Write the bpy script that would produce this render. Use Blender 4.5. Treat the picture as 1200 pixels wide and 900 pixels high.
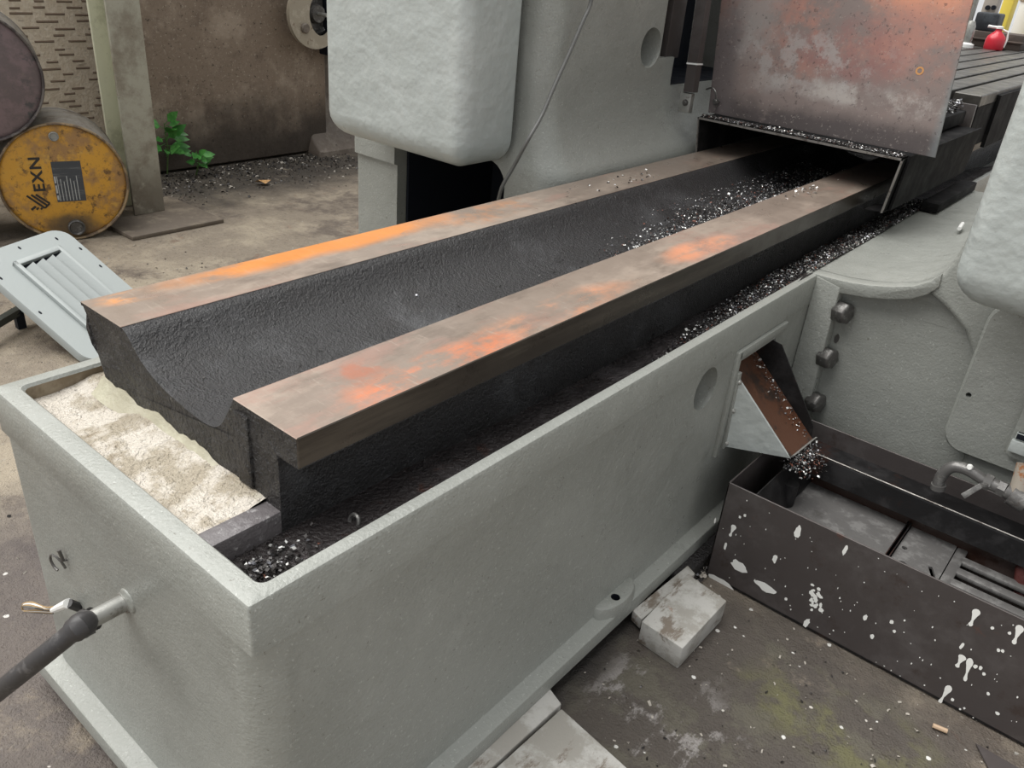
import bpy, bmesh, math, random
from mathutils import Vector, Matrix, noise
random.seed(7)
for o in list(bpy.data.objects): bpy.data.objects.remove(o)
scene = bpy.context.scene
COL = scene.collection
PI = math.pi

# ------------------------------------------------------------------ camera
F_PX = 956.423497442591
RW = Matrix(((0.762984713470687, 0.6413849955579993, 0.0804960525933971),
             (-0.35814867065555983, 0.31577699510685386, 0.8786435107988573),
             (0.5381299626648838, -0.6992211215590896, 0.4706442036697569)))
CAM = Vector((0, 0, 1.35))
cam_data = bpy.data.cameras.new('camera')
cam_data.sensor_fit = 'HORIZONTAL'; cam_data.sensor_width = 36
cam_data.lens = F_PX * 36 / 1200
cam_data.clip_start = .02; cam_data.clip_end = 200
cam = bpy.data.objects.new('camera', cam_data); COL.objects.link(cam)
cam.matrix_world = Matrix.Translation(CAM) @ RW.transposed().to_4x4()
scene.camera = cam

# ------------------------------------------------------------------ light
world = bpy.data.worlds.new('overcast'); scene.world = world
world.use_nodes = True
wn = world.node_tree; wn.nodes.clear()
wo = wn.nodes.new('ShaderNodeOutputWorld'); wb = wn.nodes.new('ShaderNodeBackground')
wb.inputs[0].default_value = (.97, .985, 1.0, 1); wb.inputs[1].default_value = 0.50
wn.links.new(wb.outputs[0], wo.inputs[0])
sd = bpy.data.lights.new('soft_daylight', 'SUN'); sd.energy = 3.6; sd.angle = math.radians(65); sd.color = (1, .985, .95)
sun = bpy.data.objects.new('soft_daylight', sd); COL.objects.link(sun)
sun.rotation_euler = (-Vector((-.42, -.22, 1.0))).to_track_quat('-Z', 'Y').to_euler()
scene.view_settings.view_transform = 'Standard'
scene.view_settings.look = 'None'
scene.view_settings.gamma = 1
scene.view_settings.use_curve_mapping = False
scene.view_settings.exposure = 0.56

# ------------------------------------------------------------------ pixel -> place
def ray(px): return RW.transposed() @ Vector((px[0]-600, 450-px[1], -F_PX))
def onz(px, z): d = ray(px); return CAM + d*((z-CAM.z)/d.z)
def onx(px, x): d = ray(px); return CAM + d*((x-CAM.x)/d.x)
def ony(px, y): d = ray(px); return CAM + d*((y-CAM.y)/d.y)

# ------------------------------------------------------------------ materials
def ramp(nt, fac, lo, hi):
    n = nt.nodes.new('ShaderNodeMapRange'); n.inputs[1].default_value = lo; n.inputs[2].default_value = hi
    n.interpolation_type = 'SMOOTHSTEP'
    nt.links.new(fac, n.inputs[0]); return n.outputs[0]
def mul(nt, a, b, op='MULTIPLY'):
    n = nt.nodes.new('ShaderNodeMath'); n.operation = op
    for i, v in enumerate((a, b)):
        if isinstance(v, (int, float)): n.inputs[i].default_value = v
        else: nt.links.new(v, n.inputs[i])
    return n.outputs[0]
def noise_tex(nt, co, scale, detail=5, rough=.6, stretch=None, dist=0, loc=(0,0,0)):
    m = nt.nodes.new('ShaderNodeMapping'); m.inputs[1].default_value = loc
    m.inputs[3].default_value = stretch or (1,1,1)
    nt.links.new(co, m.inputs[0])
    n = nt.nodes.new('ShaderNodeTexNoise'); n.inputs['Scale'].default_value = scale
    n.inputs['Detail'].default_value = detail; n.inputs['Roughness'].default_value = rough
    n.inputs['Distortion'].default_value = dist
    nt.links.new(m.outputs[0], n.inputs[0]); return n.outputs[0]
def crisp(lo, hi):
    c = .5+((lo+hi)/2-.5)*.78; h = (hi-lo)/2*.6
    return c-h, c+h
def M(name, base, layers=(), rough=.5, rvar=.1, metal=0, bumps=((60,.15),), spec=.5):
    m = bpy.data.materials.new(name); m.use_nodes = True
    nt = m.node_tree; bs = nt.nodes['Principled BSDF']
    tc = nt.nodes.new('ShaderNodeTexCoord'); co = tc.outputs['Object']
    rgb = nt.nodes.new('ShaderNodeRGB'); rgb.outputs[0].default_value = (*base, 1); col = rgb.outputs[0]
    for k, L in enumerate(layers):
        loc = (k*3.7+1.3, k*1.9, k*2.3)
        if L.get('voro'):
            mp = nt.nodes.new('ShaderNodeMapping'); mp.inputs[3].default_value = L.get('stretch', (1,1,1))
            nt.links.new(co, mp.inputs[0])
            v = nt.nodes.new('ShaderNodeTexVoronoi'); v.inputs['Scale'].default_value = L['scale']
            nt.links.new(mp.outputs[0], v.inputs[0])
            sep = nt.nodes.new('ShaderNodeSeparateColor'); nt.links.new(v.outputs['Color'], sep.inputs[0])
            # spot radius differs from cell to cell, most cells have none
            rad = mul(nt, ramp(nt, sep.outputs[0], 1-L['amount'], 1.0), L['size'])
            d = mul(nt, v.outputs['Distance'], mul(nt, noise_tex(nt, co, L['scale']*3, 2), .25), 'ADD')
            fac = ramp(nt, mul(nt, mul(nt, rad, .12, 'ADD'), d, 'SUBTRACT'), 0.0, .05)
            fac = mul(nt, fac, ramp(nt, sep.outputs[0], 1-L['amount'], 1-L['amount']+.01))
        else:
            fac = ramp(nt, noise_tex(nt, co, L['scale'], L.get('detail', 10), L.get('nrough', .72), L.get('stretch'), L.get('dist', 0), loc), *crisp(L['lo'], L['hi']))
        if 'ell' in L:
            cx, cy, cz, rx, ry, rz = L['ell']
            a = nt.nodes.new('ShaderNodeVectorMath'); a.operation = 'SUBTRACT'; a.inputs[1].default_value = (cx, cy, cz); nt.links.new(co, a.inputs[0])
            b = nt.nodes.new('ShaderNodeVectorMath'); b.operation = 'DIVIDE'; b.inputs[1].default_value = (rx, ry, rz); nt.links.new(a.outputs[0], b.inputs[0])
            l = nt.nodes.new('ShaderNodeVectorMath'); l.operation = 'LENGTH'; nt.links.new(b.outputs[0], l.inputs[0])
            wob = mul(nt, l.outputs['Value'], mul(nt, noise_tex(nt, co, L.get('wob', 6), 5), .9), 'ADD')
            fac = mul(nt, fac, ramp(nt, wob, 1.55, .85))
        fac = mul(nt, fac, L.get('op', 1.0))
        mx = nt.nodes.new('ShaderNodeMix'); mx.data_type = 'RGBA'
        nt.links.new(fac, mx.inputs[0]); nt.links.new(col, mx.inputs[6]); mx.inputs[7].default_value = (*L['col'], 1)
        col = mx.outputs[2]
    nt.links.new(col, bs.inputs['Base Color'])
    bs.inputs['Metallic'].default_value = metal
    bs.inputs['Specular IOR Level'].default_value = spec
    if rvar:
        mr = nt.nodes.new('ShaderNodeMapRange'); mr.inputs[1].default_value = .3; mr.inputs[2].default_value = .7
        mr.inputs[3].default_value = max(.05, rough-rvar); mr.inputs[4].default_value = min(1, rough+rvar)
        nt.links.new(noise_tex(nt, co, 14, 5), mr.inputs[0]); nt.links.new(mr.outputs[0], bs.inputs['Roughness'])
    else: bs.inputs['Roughness'].default_value = rough
    prev = None
    for b in bumps:
        n = nt.nodes.new('ShaderNodeBump'); n.inputs['Strength'].default_value = b[1]
        n.inputs['Distance'].default_value = b[2] if len(b) > 2 else .01
        nt.links.new(noise_tex(nt, co, b[0], 4, .6, b[3] if len(b) > 3 else None), n.inputs['Height'])
        if prev: nt.links.new(prev, n.inputs['Normal'])
        prev = n.outputs[0]
    if prev: nt.links.new(prev, bs.inputs['Normal'])
    return m
GREY = (.272, .280, .258)
grey = M('grey_machine_paint', GREY, [
    dict(col=(.325,.333,.31), scale=3, lo=.45, hi=.75, op=.6),
    dict(col=(.222,.229,.208), scale=9, lo=.52, hi=.8, op=.45),
    dict(col=(.55,.56,.53), scale=150, lo=.62, hi=.68, op=.5),
    dict(col=(.12,.11,.09), scale=80, lo=.66, hi=.71, op=.7)],
    rough=.36, bumps=((5,.35,.02),(28,.16,.006),(170,.42,.004)))
grey_light = M('pale_grey_housing_paint', (.43,.46,.445), [
    dict(col=(.50,.53,.515), scale=5, lo=.42, hi=.7, op=.7),
    dict(col=(.40,.43,.42), scale=10, lo=.55, hi=.8, op=.4)],
    rough=.36, bumps=((5,.4,.03),(20,.20,.010),(150,.2,.003)))
grey_smooth = M('pale_grey_sheet_paint', (.36,.39,.385), [
    dict(col=(.36,.39,.37), scale=60, lo=.6, hi=.75, op=.5)], rough=.45, bumps=((90,.12,.004),))
cast = M('black_oily_cast_iron', (.022,.021,.022), [
    dict(col=(.060,.060,.063), scale=4, lo=.45, hi=.75),
    dict(col=(.02,.018,.018), scale=18, lo=.5, hi=.7, op=.7),
    dict(col=(.25,.25,.25), scale=260, lo=.72, hi=.78, op=.5)],
    rough=.34, bumps=((30,.25,.006),(130,.8,.006),(300,.8,.004)), spec=.55)
cast_end = M('rough_black_cast_end', (.022,.020,.020), [
    dict(col=(.045,.042,.04), scale=12, lo=.5, hi=.7),
    dict(col=(.40,.40,.36), scale=130, lo=.66, hi=.74, op=.55)],
    rough=.38, bumps=((35,.8,.015),(120,1,.010)), spec=0.35)
oily = M('oily_brown_sludge', (.028,.023,.023), [
    dict(col=(.075,.066,.068), scale=7, lo=.45, hi=.75),
    dict(col=(.075,.028,.016), scale=13, lo=.58, hi=.78, op=.7),
    dict(col=(.35,.35,.34), scale=300, lo=.70, hi=.76, op=.5)],
    rough=.30, bumps=((25,.6,.012),(120,1,.008)), spec=0.4)
ORANGE = (.62,.235,.060)
def way_mat(name, patches):
    L = [dict(col=(.35,.285,.235), scale=3.2, lo=.42, hi=.68, stretch=(1.5,.6,1)),
         dict(col=(.17,.135,.11), scale=7, lo=.50, hi=.75, stretch=(1.6,.5,1), op=.8),
         dict(col=(.34,.21,.17), scale=5, lo=.5, hi=.72, stretch=(1.5,.5,1), op=.65)]
    L += patches
    L += [dict(col=(.42,.36,.30), scale=60, lo=.58, hi=.75, stretch=(.35,2.2,1), op=.4),
          dict(col=(.06,.05,.045), scale=90, lo=.70, hi=.76, op=.6)]
    return M(name, (.25,.20,.165), L, rough=.36, rvar=.12, metal=.25, bumps=((40,.10,.004,(.5,2,1)),(150,.10,.002)))
# patch positions are on the metal itself, measured from the bed's front corner (bed origin)
BX, BY = -1.0, .38
way_left = way_mat('worn_slideway_steel_amber', [
    dict(col=ORANGE, scale=7, lo=.30, hi=.52, stretch=(1.4,.5,1), ell=(-1.277-BX,1.02-BY,.786,.055,.40,.3), wob=5),
    dict(col=(.60,.26,.09), scale=9, lo=.38, hi=.6, stretch=(1.4,.5,1), ell=(-1.27-BX,.60-BY,.786,.030,.07,.3), wob=9),
    dict(col=(.50,.24,.12), scale=9, lo=.42, hi=.7, ell=(-1.25-BX,1.45-BY,.786,.07,.25,.3), op=.6)])
way_right = way_mat('worn_slideway_steel_rust', [
    dict(col=(.66,.20,.085), scale=9, lo=.34, hi=.70, op=.85, stretch=(1.4,.6,1), ell=(-.755-BX,.80-BY,.786,.055,.26,.3), wob=8),
    dict(col=(.64,.28,.15), scale=10, lo=.36, hi=.70, stretch=(1.4,.6,1), ell=(-.77-BX,1.12-BY,.786,.05,.28,.3), wob=8, op=.7),
    dict(col=(.70,.30,.17), scale=9, lo=.34, hi=.70, op=.85, stretch=(1.4,.6,1), ell=(-.775-BX,1.66-BY,.786,.05,.17,.3), wob=8),
    dict(col=(.40,.14,.08), scale=9, lo=.42, hi=.7, ell=(-.82-BX,.66-BY,.786,.05,.10,.3), op=.7)])
way_side = M('dark_machined_way_side', (.052,.043,.035), [
    dict(col=(.092,.077,.062), scale=8, lo=.45, hi=.7, stretch=(1,.15,2)),
    dict(col=(.15,.07,.03), scale=5, lo=.58, hi=.75, stretch=(1,.2,1), op=.6)],
    rough=.34, metal=.4, bumps=((60,.12,.003,(1,.1,2)),))
cream = M('cream_painted_rough_ledge', (.38,.33,.255), [
    dict(col=(.62,.57,.50), scale=9, lo=.42, hi=.62),
    dict(col=(.28,.22,.15), scale=26, lo=.55, hi=.75, op=.7),
    dict(col=(.40,.38,.27), scale=5, lo=.52, hi=.7, op=.6)],
    rough=.30, bumps=((45,.9,.012),(150,1,.008)))
sage = M('greenish_grey_filler', (.36,.335,.25), [dict(col=(.42,.40,.30), scale=20, lo=.45, hi=.7)], rough=.5, bumps=((50,.5,.008),))
tan_inner = M('tan_stained_inner_wall', (.20,.155,.10), [dict(col=(.30,.25,.18), scale=9, lo=.45, hi=.7)], rough=.5, bumps=((40,.4,.008),))
dark = M('dark_blue_black_interior', (.010,.012,.018), rough=.6, bumps=(), spec=0.2)
steel = M('dark_brown_steel_sheet', (.072,.062,.060), [
    dict(col=(.105,.094,.092), scale=5, lo=.42, hi=.7, op=.8),
    dict(col=(.05,.035,.03), scale=9, lo=.55, hi=.75, op=.7),
    dict(col=(.13,.06,.045), scale=14, lo=.66, hi=.78, op=.5)],
    rough=.42, metal=.2, bumps=((30,.10,.006),(140,.08,.002)), spec=0.35)
steel_wet = M('wet_dark_steel', (.012,.0115,.012), [
    dict(col=(.028,.027,.028), scale=10, lo=.42, hi=.7),
    dict(col=(.04,.016,.010), scale=6, lo=.5, hi=.7, op=.8)], rough=.45, metal=.1, bumps=((40,.15,.004),), spec=0.25)
black_steel = M('shadow_black_steel', (.010,.0095,.010), [dict(col=(.022,.021,.021), scale=9, lo=.45, hi=.7)], rough=.75, bumps=((40,.15,.004),), spec=.12)  # colour darkened to carry the shade on tunnel and table sides
plate_grey = M('grey_filter_plate', (.13,.125,.122), [
    dict(col=(.20,.195,.19), scale=22, lo=.45, hi=.65), dict(col=(.06,.055,.05), scale=9, lo=.55, hi=.75, op=.6)],
    rough=.5, metal=.3, bumps=((90,.2,.003),))
rust_in = M('rusty_chute_floor', (.085,.036,.020), [
    dict(col=(.03,.02,.016), scale=14, lo=.45, hi=.7), dict(col=(.16,.07,.04), scale=20, lo=.6, hi=.75, op=.5)], rough=.42, bumps=((60,.3,.004),))
bolt_m = M('old_grey_bolt', (.12,.115,.11), [dict(col=(.28,.28,.27), scale=60, lo=.5, hi=.7, op=.7)], rough=.4, metal=.6, bumps=((120,.3,.002),))
white_p = M('white_paint_drip', (.80,.80,.77), rough=.5, bumps=())
rubber = M('black_rubber_hose', (.035,.033,.034), [dict(col=(.09,.085,.085), scale=25, lo=.5, hi=.7)], rough=.5, bumps=((70,.2,.003),))
galv = M('galvanised_steel', (.36,.36,.34), [dict(col=(.22,.21,.19), scale=40, lo=.5, hi=.7)], rough=.4, metal=.5, bumps=((90,.2,.002),))
pipe_m = M('weathered_grey_pipe', (.16,.155,.15), [
    dict(col=(.30,.295,.28), scale=30, lo=.5, hi=.7, op=.8), dict(col=(.09,.055,.035), scale=22, lo=.58, hi=.72, op=.6)], rough=.42, metal=.5, bumps=((70,.3,.003),))
wood_white = M('paint_stained_timber', (.31,.295,.265), [
    dict(col=(.45,.44,.415), scale=9, lo=.40, hi=.62),
    dict(col=(.14,.105,.075), scale=16, lo=.50, hi=.64, stretch=(1,.4,1), op=.85),
    dict(col=(.25,.12,.06), scale=20, lo=.66, hi=.78, op=.6)], rough=.7, bumps=((30,.3,.006,(1,.25,1)),(110,.3,.003)))
chip_dark = M('dark_metal_chip', (.025,.022,.021), rough=.35, rvar=0, metal=.3, bumps=())
chip_mid = M('grey_metal_chip', (.20,.20,.215), rough=.30, rvar=0, metal=.8, bumps=())
chip_lite = M('bright_metal_chip', (.72,.72,.70), rough=.28, rvar=0, metal=.5, bumps=())
chip_red = M('reddish_chip', (.16,.06,.04), rough=.5, rvar=0, bumps=())
floor_m = M('dirty_concrete_floor', (.235,.195,.15), [
    dict(col=(.36,.305,.23), scale=1.3, lo=.42, hi=.66),
    dict(col=(.10,.078,.063), scale=2.1, lo=.48, hi=.68, op=.85),
    dict(col=(.20,.105,.065), scale=5, lo=.62, hi=.75, op=.55),
    dict(col=(.36,.335,.29), scale=70, lo=.58, hi=.68, op=.5),
    dict(col=(.06,.05,.042), scale=55, lo=.58, hi=.67, op=.6),
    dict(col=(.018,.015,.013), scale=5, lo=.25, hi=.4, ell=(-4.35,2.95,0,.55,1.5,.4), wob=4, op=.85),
    dict(col=(.085,.072,.072), scale=3, lo=.25, hi=.45, ell=(-1.5,.35,0,.75,.55,.5), wob=3, op=.75),
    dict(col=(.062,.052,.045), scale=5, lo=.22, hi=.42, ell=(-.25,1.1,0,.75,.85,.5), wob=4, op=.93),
    dict(col=(.13,.125,.055), scale=7, lo=.36, hi=.6, ell=(-.15,1.38,0,.24,.14,.3), wob=8, op=.8),
    dict(col=(.11,.10,.075), scale=9, lo=.48, hi=.66, ell=(-.3,1.2,0,.5,.5,.3), wob=8, op=.7),
    dict(col=(.30,.28,.27), scale=13, lo=.54, hi=.66, stretch=(1,.5,1), ell=(-.42,1.13,0,.22,.2,.3), wob=9, op=.8),
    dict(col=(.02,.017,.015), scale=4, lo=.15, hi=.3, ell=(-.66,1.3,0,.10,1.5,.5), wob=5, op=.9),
    dict(col=(.66,.65,.62), scale=38, voro=1, amount=.30, size=.22, ell=(-.25,1.25,0,.6,.6,.4), wob=4),
    dict(col=(.60,.58,.55), scale=22, voro=1, amount=.18, size=.16, ell=(-1.65,.5,0,.6,.5,.4), wob=4),
    dict(col=(.55,.52,.47), scale=30, voro=1, amount=.10, size=.12)],
    rough=.58, rvar=.2, bumps=((6,.35,.03),(45,.7,.010),(190,.9,.006)))
wall_m = M('rough_cream_brick_wall', (.68,.58,.45), [
    dict(col=(.78,.69,.56), scale=30, lo=.42, hi=.65),
    dict(col=(.20,.15,.105), scale=11, lo=.58, hi=.72, stretch=(1,.8,3), op=.6),
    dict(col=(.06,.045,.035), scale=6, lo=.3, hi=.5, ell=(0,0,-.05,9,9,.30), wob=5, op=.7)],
    rough=.85, bumps=((60,.6,.01),))
brown_plate = M('dirty_brown_panel', (.24,.185,.14), [
    dict(col=(.37,.30,.235), scale=2.2, lo=.42, hi=.68, op=.9),
    dict(col=(.15,.11,.085), scale=5, lo=.5, hi=.7, op=.7),
    dict(col=(.50,.45,.38), scale=60, lo=.58, hi=.68, op=.6),
    dict(col=(.03,.023,.018), scale=40, lo=.60, hi=.68, op=.8),
    dict(col=(.028,.023,.020), scale=4, lo=.2, hi=.4, ell=(0,.5,-.05,3,3,.48), wob=4, op=.85)],
    rough=.55, bumps=((25,.4,.01),(110,.4,.004)), spec=0.3)
brown_base = M('grey_brown_cast_foot', (.13,.105,.085), [dict(col=(.20,.17,.14), scale=8, lo=.45, hi=.7), dict(col=(.04,.03,.025), scale=16, lo=.6, hi=.75)], rough=.6, bumps=((40,.4,.006),))
beige = M('beige_guard_paint', (.36,.315,.245), [dict(col=(.45,.40,.32), scale=18, lo=.45, hi=.7), dict(col=(.18,.12,.08), scale=20, lo=.62, hi=.75)], rough=.5, bumps=((60,.2,.004),))
hcol_m = M('stained_column_paint', (.40,.385,.315), [
    dict(col=(.20,.165,.125), scale=3, lo=.42, hi=.7, op=.8),
    dict(col=(.10,.075,.055), scale=4, lo=.3, hi=.5, ell=(0,0,0,1,1,.30), op=.7),
    dict(col=(.03,.025,.02), scale=45, lo=.68, hi=.75, op=.8)], rough=.6, bumps=((60,.2,.004),))
hcol_lit = M('lit_pale_column_paint', (.64,.64,.49), [dict(col=(.40,.40,.28), scale=6, lo=.45, hi=.7, op=.7), dict(col=(.05,.04,.03), scale=50, lo=.70, hi=.76, op=.8)], rough=.55, bumps=((60,.15,.003),))  # paler than the front flange: light on web and rear flange put into colour
yellow = M('rusty_yellow_drum_paint', (.62,.32,.04), [
    dict(col=(.36,.20,.075), scale=5, lo=.42, hi=.62),
    dict(col=(.60,.35,.07), scale=9, lo=.55, hi=.7, op=.9),
    dict(col=(.12,.065,.03), scale=16, lo=.54, hi=.68, op=.9),
    dict(col=(.34,.17,.04), scale=50, lo=.55, hi=.65, op=.6),
    dict(col=(.10,.075,.05), scale=5, lo=.2, hi=.4, ell=(.2,0,.06,.4,.14,.075), wob=14, op=.9)], rough=.5, bumps=((50,.3,.003),))
drum_dark = M('dark_maroon_drum_paint', (.13,.10,.10), [
    dict(col=(.19,.135,.14), scale=6, lo=.42, hi=.65), dict(col=(.05,.055,.055), scale=9, lo=.52, hi=.68, op=.8),
    dict(col=(.18,.145,.12), scale=40, lo=.60, hi=.72, op=.5)], rough=.5, bumps=((50,.3,.003),))
drum_side = M('dusty_grey_drum_side', (.17,.155,.135), [dict(col=(.10,.08,.06), scale=9, lo=.45, hi=.65)], rough=.6)
rim_m = M('rubbed_drum_rim', (.30,.22,.13), [dict(col=(.14,.10,.07), scale=20, lo=.45, hi=.6)], rough=.45, metal=.3, bumps=())
rim_dk = M('dark_drum_rim', (.13,.115,.105), [dict(col=(.06,.05,.05), scale=20, lo=.45, hi=.6)], rough=.45, metal=.3, bumps=())
ink = M('black_ink', (.03,.026,.022), rough=.6, bumps=())
label_m = M('dark_paper_label', (.055,.060,.068), [dict(col=(.12,.125,.13), scale=30, lo=.5, hi=.7, stretch=(1,.2,2))], rough=.6, bumps=())
label_w = M('pale_label_print', (.42,.43,.43), rough=.6, bumps=())
guard_m = M('heat_stained_guard_plate', (.25,.20,.185), [
    dict(col=(0.435,0.225,0.181), scale=3.5, lo=.36, hi=.6, ell=(.45,0,.42,.60,.6,.34), wob=5),
    dict(col=(0.348,0.319,0.304), scale=4, lo=.34, hi=.6, ell=(.06,0,.36,.13,.5,.22), wob=6, op=.8),
    dict(col=(0.797,0.341,0.203), scale=4, lo=.34, hi=.58, ell=(.60,0,.50,.30,.6,.15), wob=6, op=.9),
    dict(col=(0.725,0.319,0.189), scale=4, lo=.40, hi=.6, ell=(.16,0,.56,.20,.6,.14), wob=6, op=.7),
    dict(col=(0.304,0.152,0.138), scale=5, lo=.34, hi=.6, ell=(.42,0,.24,.22,.6,.12), wob=7, op=.8),
    dict(col=(0.493,0.450,0.420), scale=6, lo=.36, hi=.6, ell=(.50,0,.13,.40,.6,.045), wob=9, op=.85),
    dict(col=(0.435,0.406,0.392), scale=12, lo=.45, hi=.62, ell=(.30,0,.20,.35,.6,.12), wob=7, op=.6),
    dict(col=(0.080,0.067,0.067), scale=6, lo=.15, hi=.4, ell=(.40,0,.0,.9,.6,.085), wob=9, op=.9),
    dict(col=(0.203,0.232,0.239), scale=6, lo=.3, hi=.5, ell=(.74,0,.35,.035,.6,.45), wob=6, op=.85),
    dict(col=(0.145,0.123,0.123), scale=6, lo=.25, hi=.5, ell=(.0,0,.05,.09,.6,.35), wob=6, op=.85),
    dict(col=(.07,.05,.05), scale=70, lo=.60, hi=.67, op=.6),
    dict(col=(.50,.44,.40), scale=90, lo=.60, hi=.68, op=.35)],
    rough=.48, metal=.25, bumps=((20,.12,.006),(100,.12,.002)))
edge_steel = M('bare_steel_edge', (.24,.225,.21), [dict(col=(.10,.085,.075), scale=30, lo=.5, hi=.7)], rough=.4, metal=.5, bumps=())
table_m = M('grey_slotted_table_steel', (.07,.066,.06), [dict(col=(.105,.10,.092), scale=8, lo=.42, hi=.68), dict(col=(.08,.072,.065), scale=20, lo=.55, hi=.72)], rough=.42, metal=.4, bumps=((60,.2,.003),))
red_m = M('red_plastic', (.50,.018,.035), rough=.35, bumps=())
leaf_m = M('green_leaf', (.045,.19,.035), [dict(col=(.10,.32,.07), scale=14, lo=.45, hi=.65)], rough=.42, bumps=())
dry_m = M('dry_leaf', (.50,.29,.12), [dict(col=(.20,.09,.03), scale=40, lo=.5, hi=.65)], rough=.6, bumps=())
stem_m = M('green_stem', (.08,.14,.04), rough=.6, bumps=())
cable_m = M('grey_cable', (.13,.13,.125), rough=.45, bumps=((200,.3,.002),))
white_pl = M('white_plastic', (.80,.80,.78), rough=.4, bumps=())
yell_m = M('bright_yellow_paint', (.78,.62,.10), rough=.5, bumps=())
white_m = M('white_enamel', (.86,.86,.83), rough=.5, bumps=())
stone = M('pale_grit', (.36,.33,.29), rough=.8, rvar=0, bumps=())
copper = M('brown_wire', (.36,.24,.12), rough=.5, bumps=())

# ------------------------------------------------------------------ building helpers
ORG = {}
def empty(name, loc, label=None, cat=None, group=None, kind=None):
    o = bpy.data.objects.new(name, None); COL.objects.link(o); o.location = loc; o.empty_display_size = .05
    ORG[o.name] = Vector(loc)
    tag(o, label, cat, group, kind); return o
def tag(o, label=None, cat=None, group=None, kind=None):
    if label: o['label'] = label
    if cat: o['category'] = cat
    if group: o['group'] = group
    if kind: o['kind'] = kind
class MB:
    def __init__(s): s.v = []; s.f = []; s.m = []
    def add(s, vs, fs, mi=0):
        k = len(s.v); s.v += [Vector(v) for v in vs]; s.f += [tuple(i+k for i in f) for f in fs]; s.m += [mi]*len(fs); return s
    def box(s, x0, x1, y0, y1, z0, z1, mi=0, mat=None):
        vs = [Vector((x, y, z)) for z in (z0, z1) for y in (y0, y1) for x in (x0, x1)]
        if mat is not None: vs = [mat @ v for v in vs]
        return s.add(vs, [(0,2,3,1),(4,5,7,6),(0,1,5,4),(2,6,7,3),(0,4,6,2),(1,3,7,5)], mi)
    def rings(s, rs, mi=0, cap0=True, cap1=True, closed=True):
        n = len(rs[0]); vs = [p for r in rs for p in r]; fs = []
        for i in range(len(rs)-1):
            for j in range(n if closed else n-1):
                a = i*n+j; b = i*n+(j+1) % n; fs.append((a, b, b+n, a+n))
        if cap0: fs.append(tuple(reversed(range(n))))
        if cap1: fs.append(tuple(range((len(rs)-1)*n, len(rs)*n)))
        return s.add(vs, fs, mi)
    def tube(s, pts, r, n=10, mi=0, caps=True):
        pts = [Vector(p) for p in pts]; rs = []; up = None
        for i, p in enumerate(pts):
            d = (pts[min(i+1, len(pts)-1)] - pts[max(i-1, 0)]).normalized()
            if up is None: up = d.orthogonal().normalized()
            up = (up - d*up.dot(d)).normalized(); w = d.cross(up)
            rr = r[i] if isinstance(r, (list, tuple)) else r
            rs.append([p + (up*math.cos(2*PI*k/n) + w*math.sin(2*PI*k/n))*rr for k in range(n)])
        return s.rings(rs, mi, caps, caps)
    def prism(s, poly, d, mi=0):      # poly 3D loop, extruded by vector d
        d = Vector(d); return s.rings([[Vector(p) for p in poly], [Vector(p)+d for p in poly]], mi)
    def build(s, name, mats, parent=None, org=None, bevel=0, seg=2, smooth=35, weld=False):
        o0 = Vector(org) if org is not None else (ORG[parent.name] if parent else Vector((0,0,0)))
        me = bpy.data.meshes.new(name)
        me.from_pydata([tuple(v-o0) for v in s.v], [], s.f)
        mats = mats if isinstance(mats, (list, tuple)) else [mats]
        for m in mats: me.materials.append(m)
        me.polygons.foreach_set('material_index', s.m)
        bm = bmesh.new(); bm.from_mesh(me)
        if weld: bmesh.ops.remove_doubles(bm, verts=bm.verts, dist=1e-5)
        bmesh.ops.recalc_face_normals(bm, faces=bm.faces)
        if bevel:
            es = [e for e in bm.edges if len(e.link_faces) == 2 and e.calc_face_angle(0) > .6]
            bmesh.ops.bevel(bm, geom=es, offset=bevel, segments=seg, profile=.5, affect='EDGES', clamp_overlap=True)
        bm.to_mesh(me); bm.free()
        if smooth:
            me.polygons.foreach_set('use_smooth', [True]*len(me.polygons)); me.set_sharp_from_angle(angle=math.radians(smooth))
        me.update()
        o = bpy.data.objects.new(name, me); COL.objects.link(o)
        if parent: o.parent = parent
        else: o.location = o0
        ORG[o.name] = o0
        return o
def cut(o, cutter_mb):
    c = cutter_mb.build('cutter', [o.data.materials[0]], org=ORG[o.name], smooth=0)
    c.parent = o.parent; c.location = o.location
    bpy.context.view_layer.update()
    md = o.modifiers.new('b', 'BOOLEAN'); md.object = c; md.operation = 'DIFFERENCE'; md.solver = 'EXACT'
    me = bpy.data.meshes.new_from_object(o.evaluated_get(bpy.context.evaluated_depsgraph_get()))
    o.modifiers.clear(); old = o.data; o.data = me; bpy.data.meshes.remove(old)
    cm = c.data; bpy.data.objects.remove(c); bpy.data.meshes.remove(cm)
    me.polygons.foreach_set('use_smooth', [True]*len(me.polygons)); me.set_sharp_from_angle(angle=math.radians(35))
def rr(x0, x1, y0, y1, r, z, n=6):
    if not isinstance(r, (list, tuple)): r = (r,)*4
    out = []
    for (cx, cy, a0, k) in ((x1,y0,-PI/2,0),(x1,y1,0,1),(x0,y1,PI/2,2),(x0,y0,PI,3)):
        q = max(r[k], 1e-4); sx = -1 if cx == x1 else 1; sy = -1 if cy == y1 else 1
        for i in range(n+1):
            a = a0 + PI/2*i/n; out.append(Vector((cx+sx*q+q*math.cos(a), cy+sy*q+q*math.sin(a), z)))
    return out
def disc_ring(c, u, w, r, n=24): return [Vector(c) + (Vector(u)*math.cos(2*PI*k/n) + Vector(w)*math.sin(2*PI*k/n))*r for k in range(n)]
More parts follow.
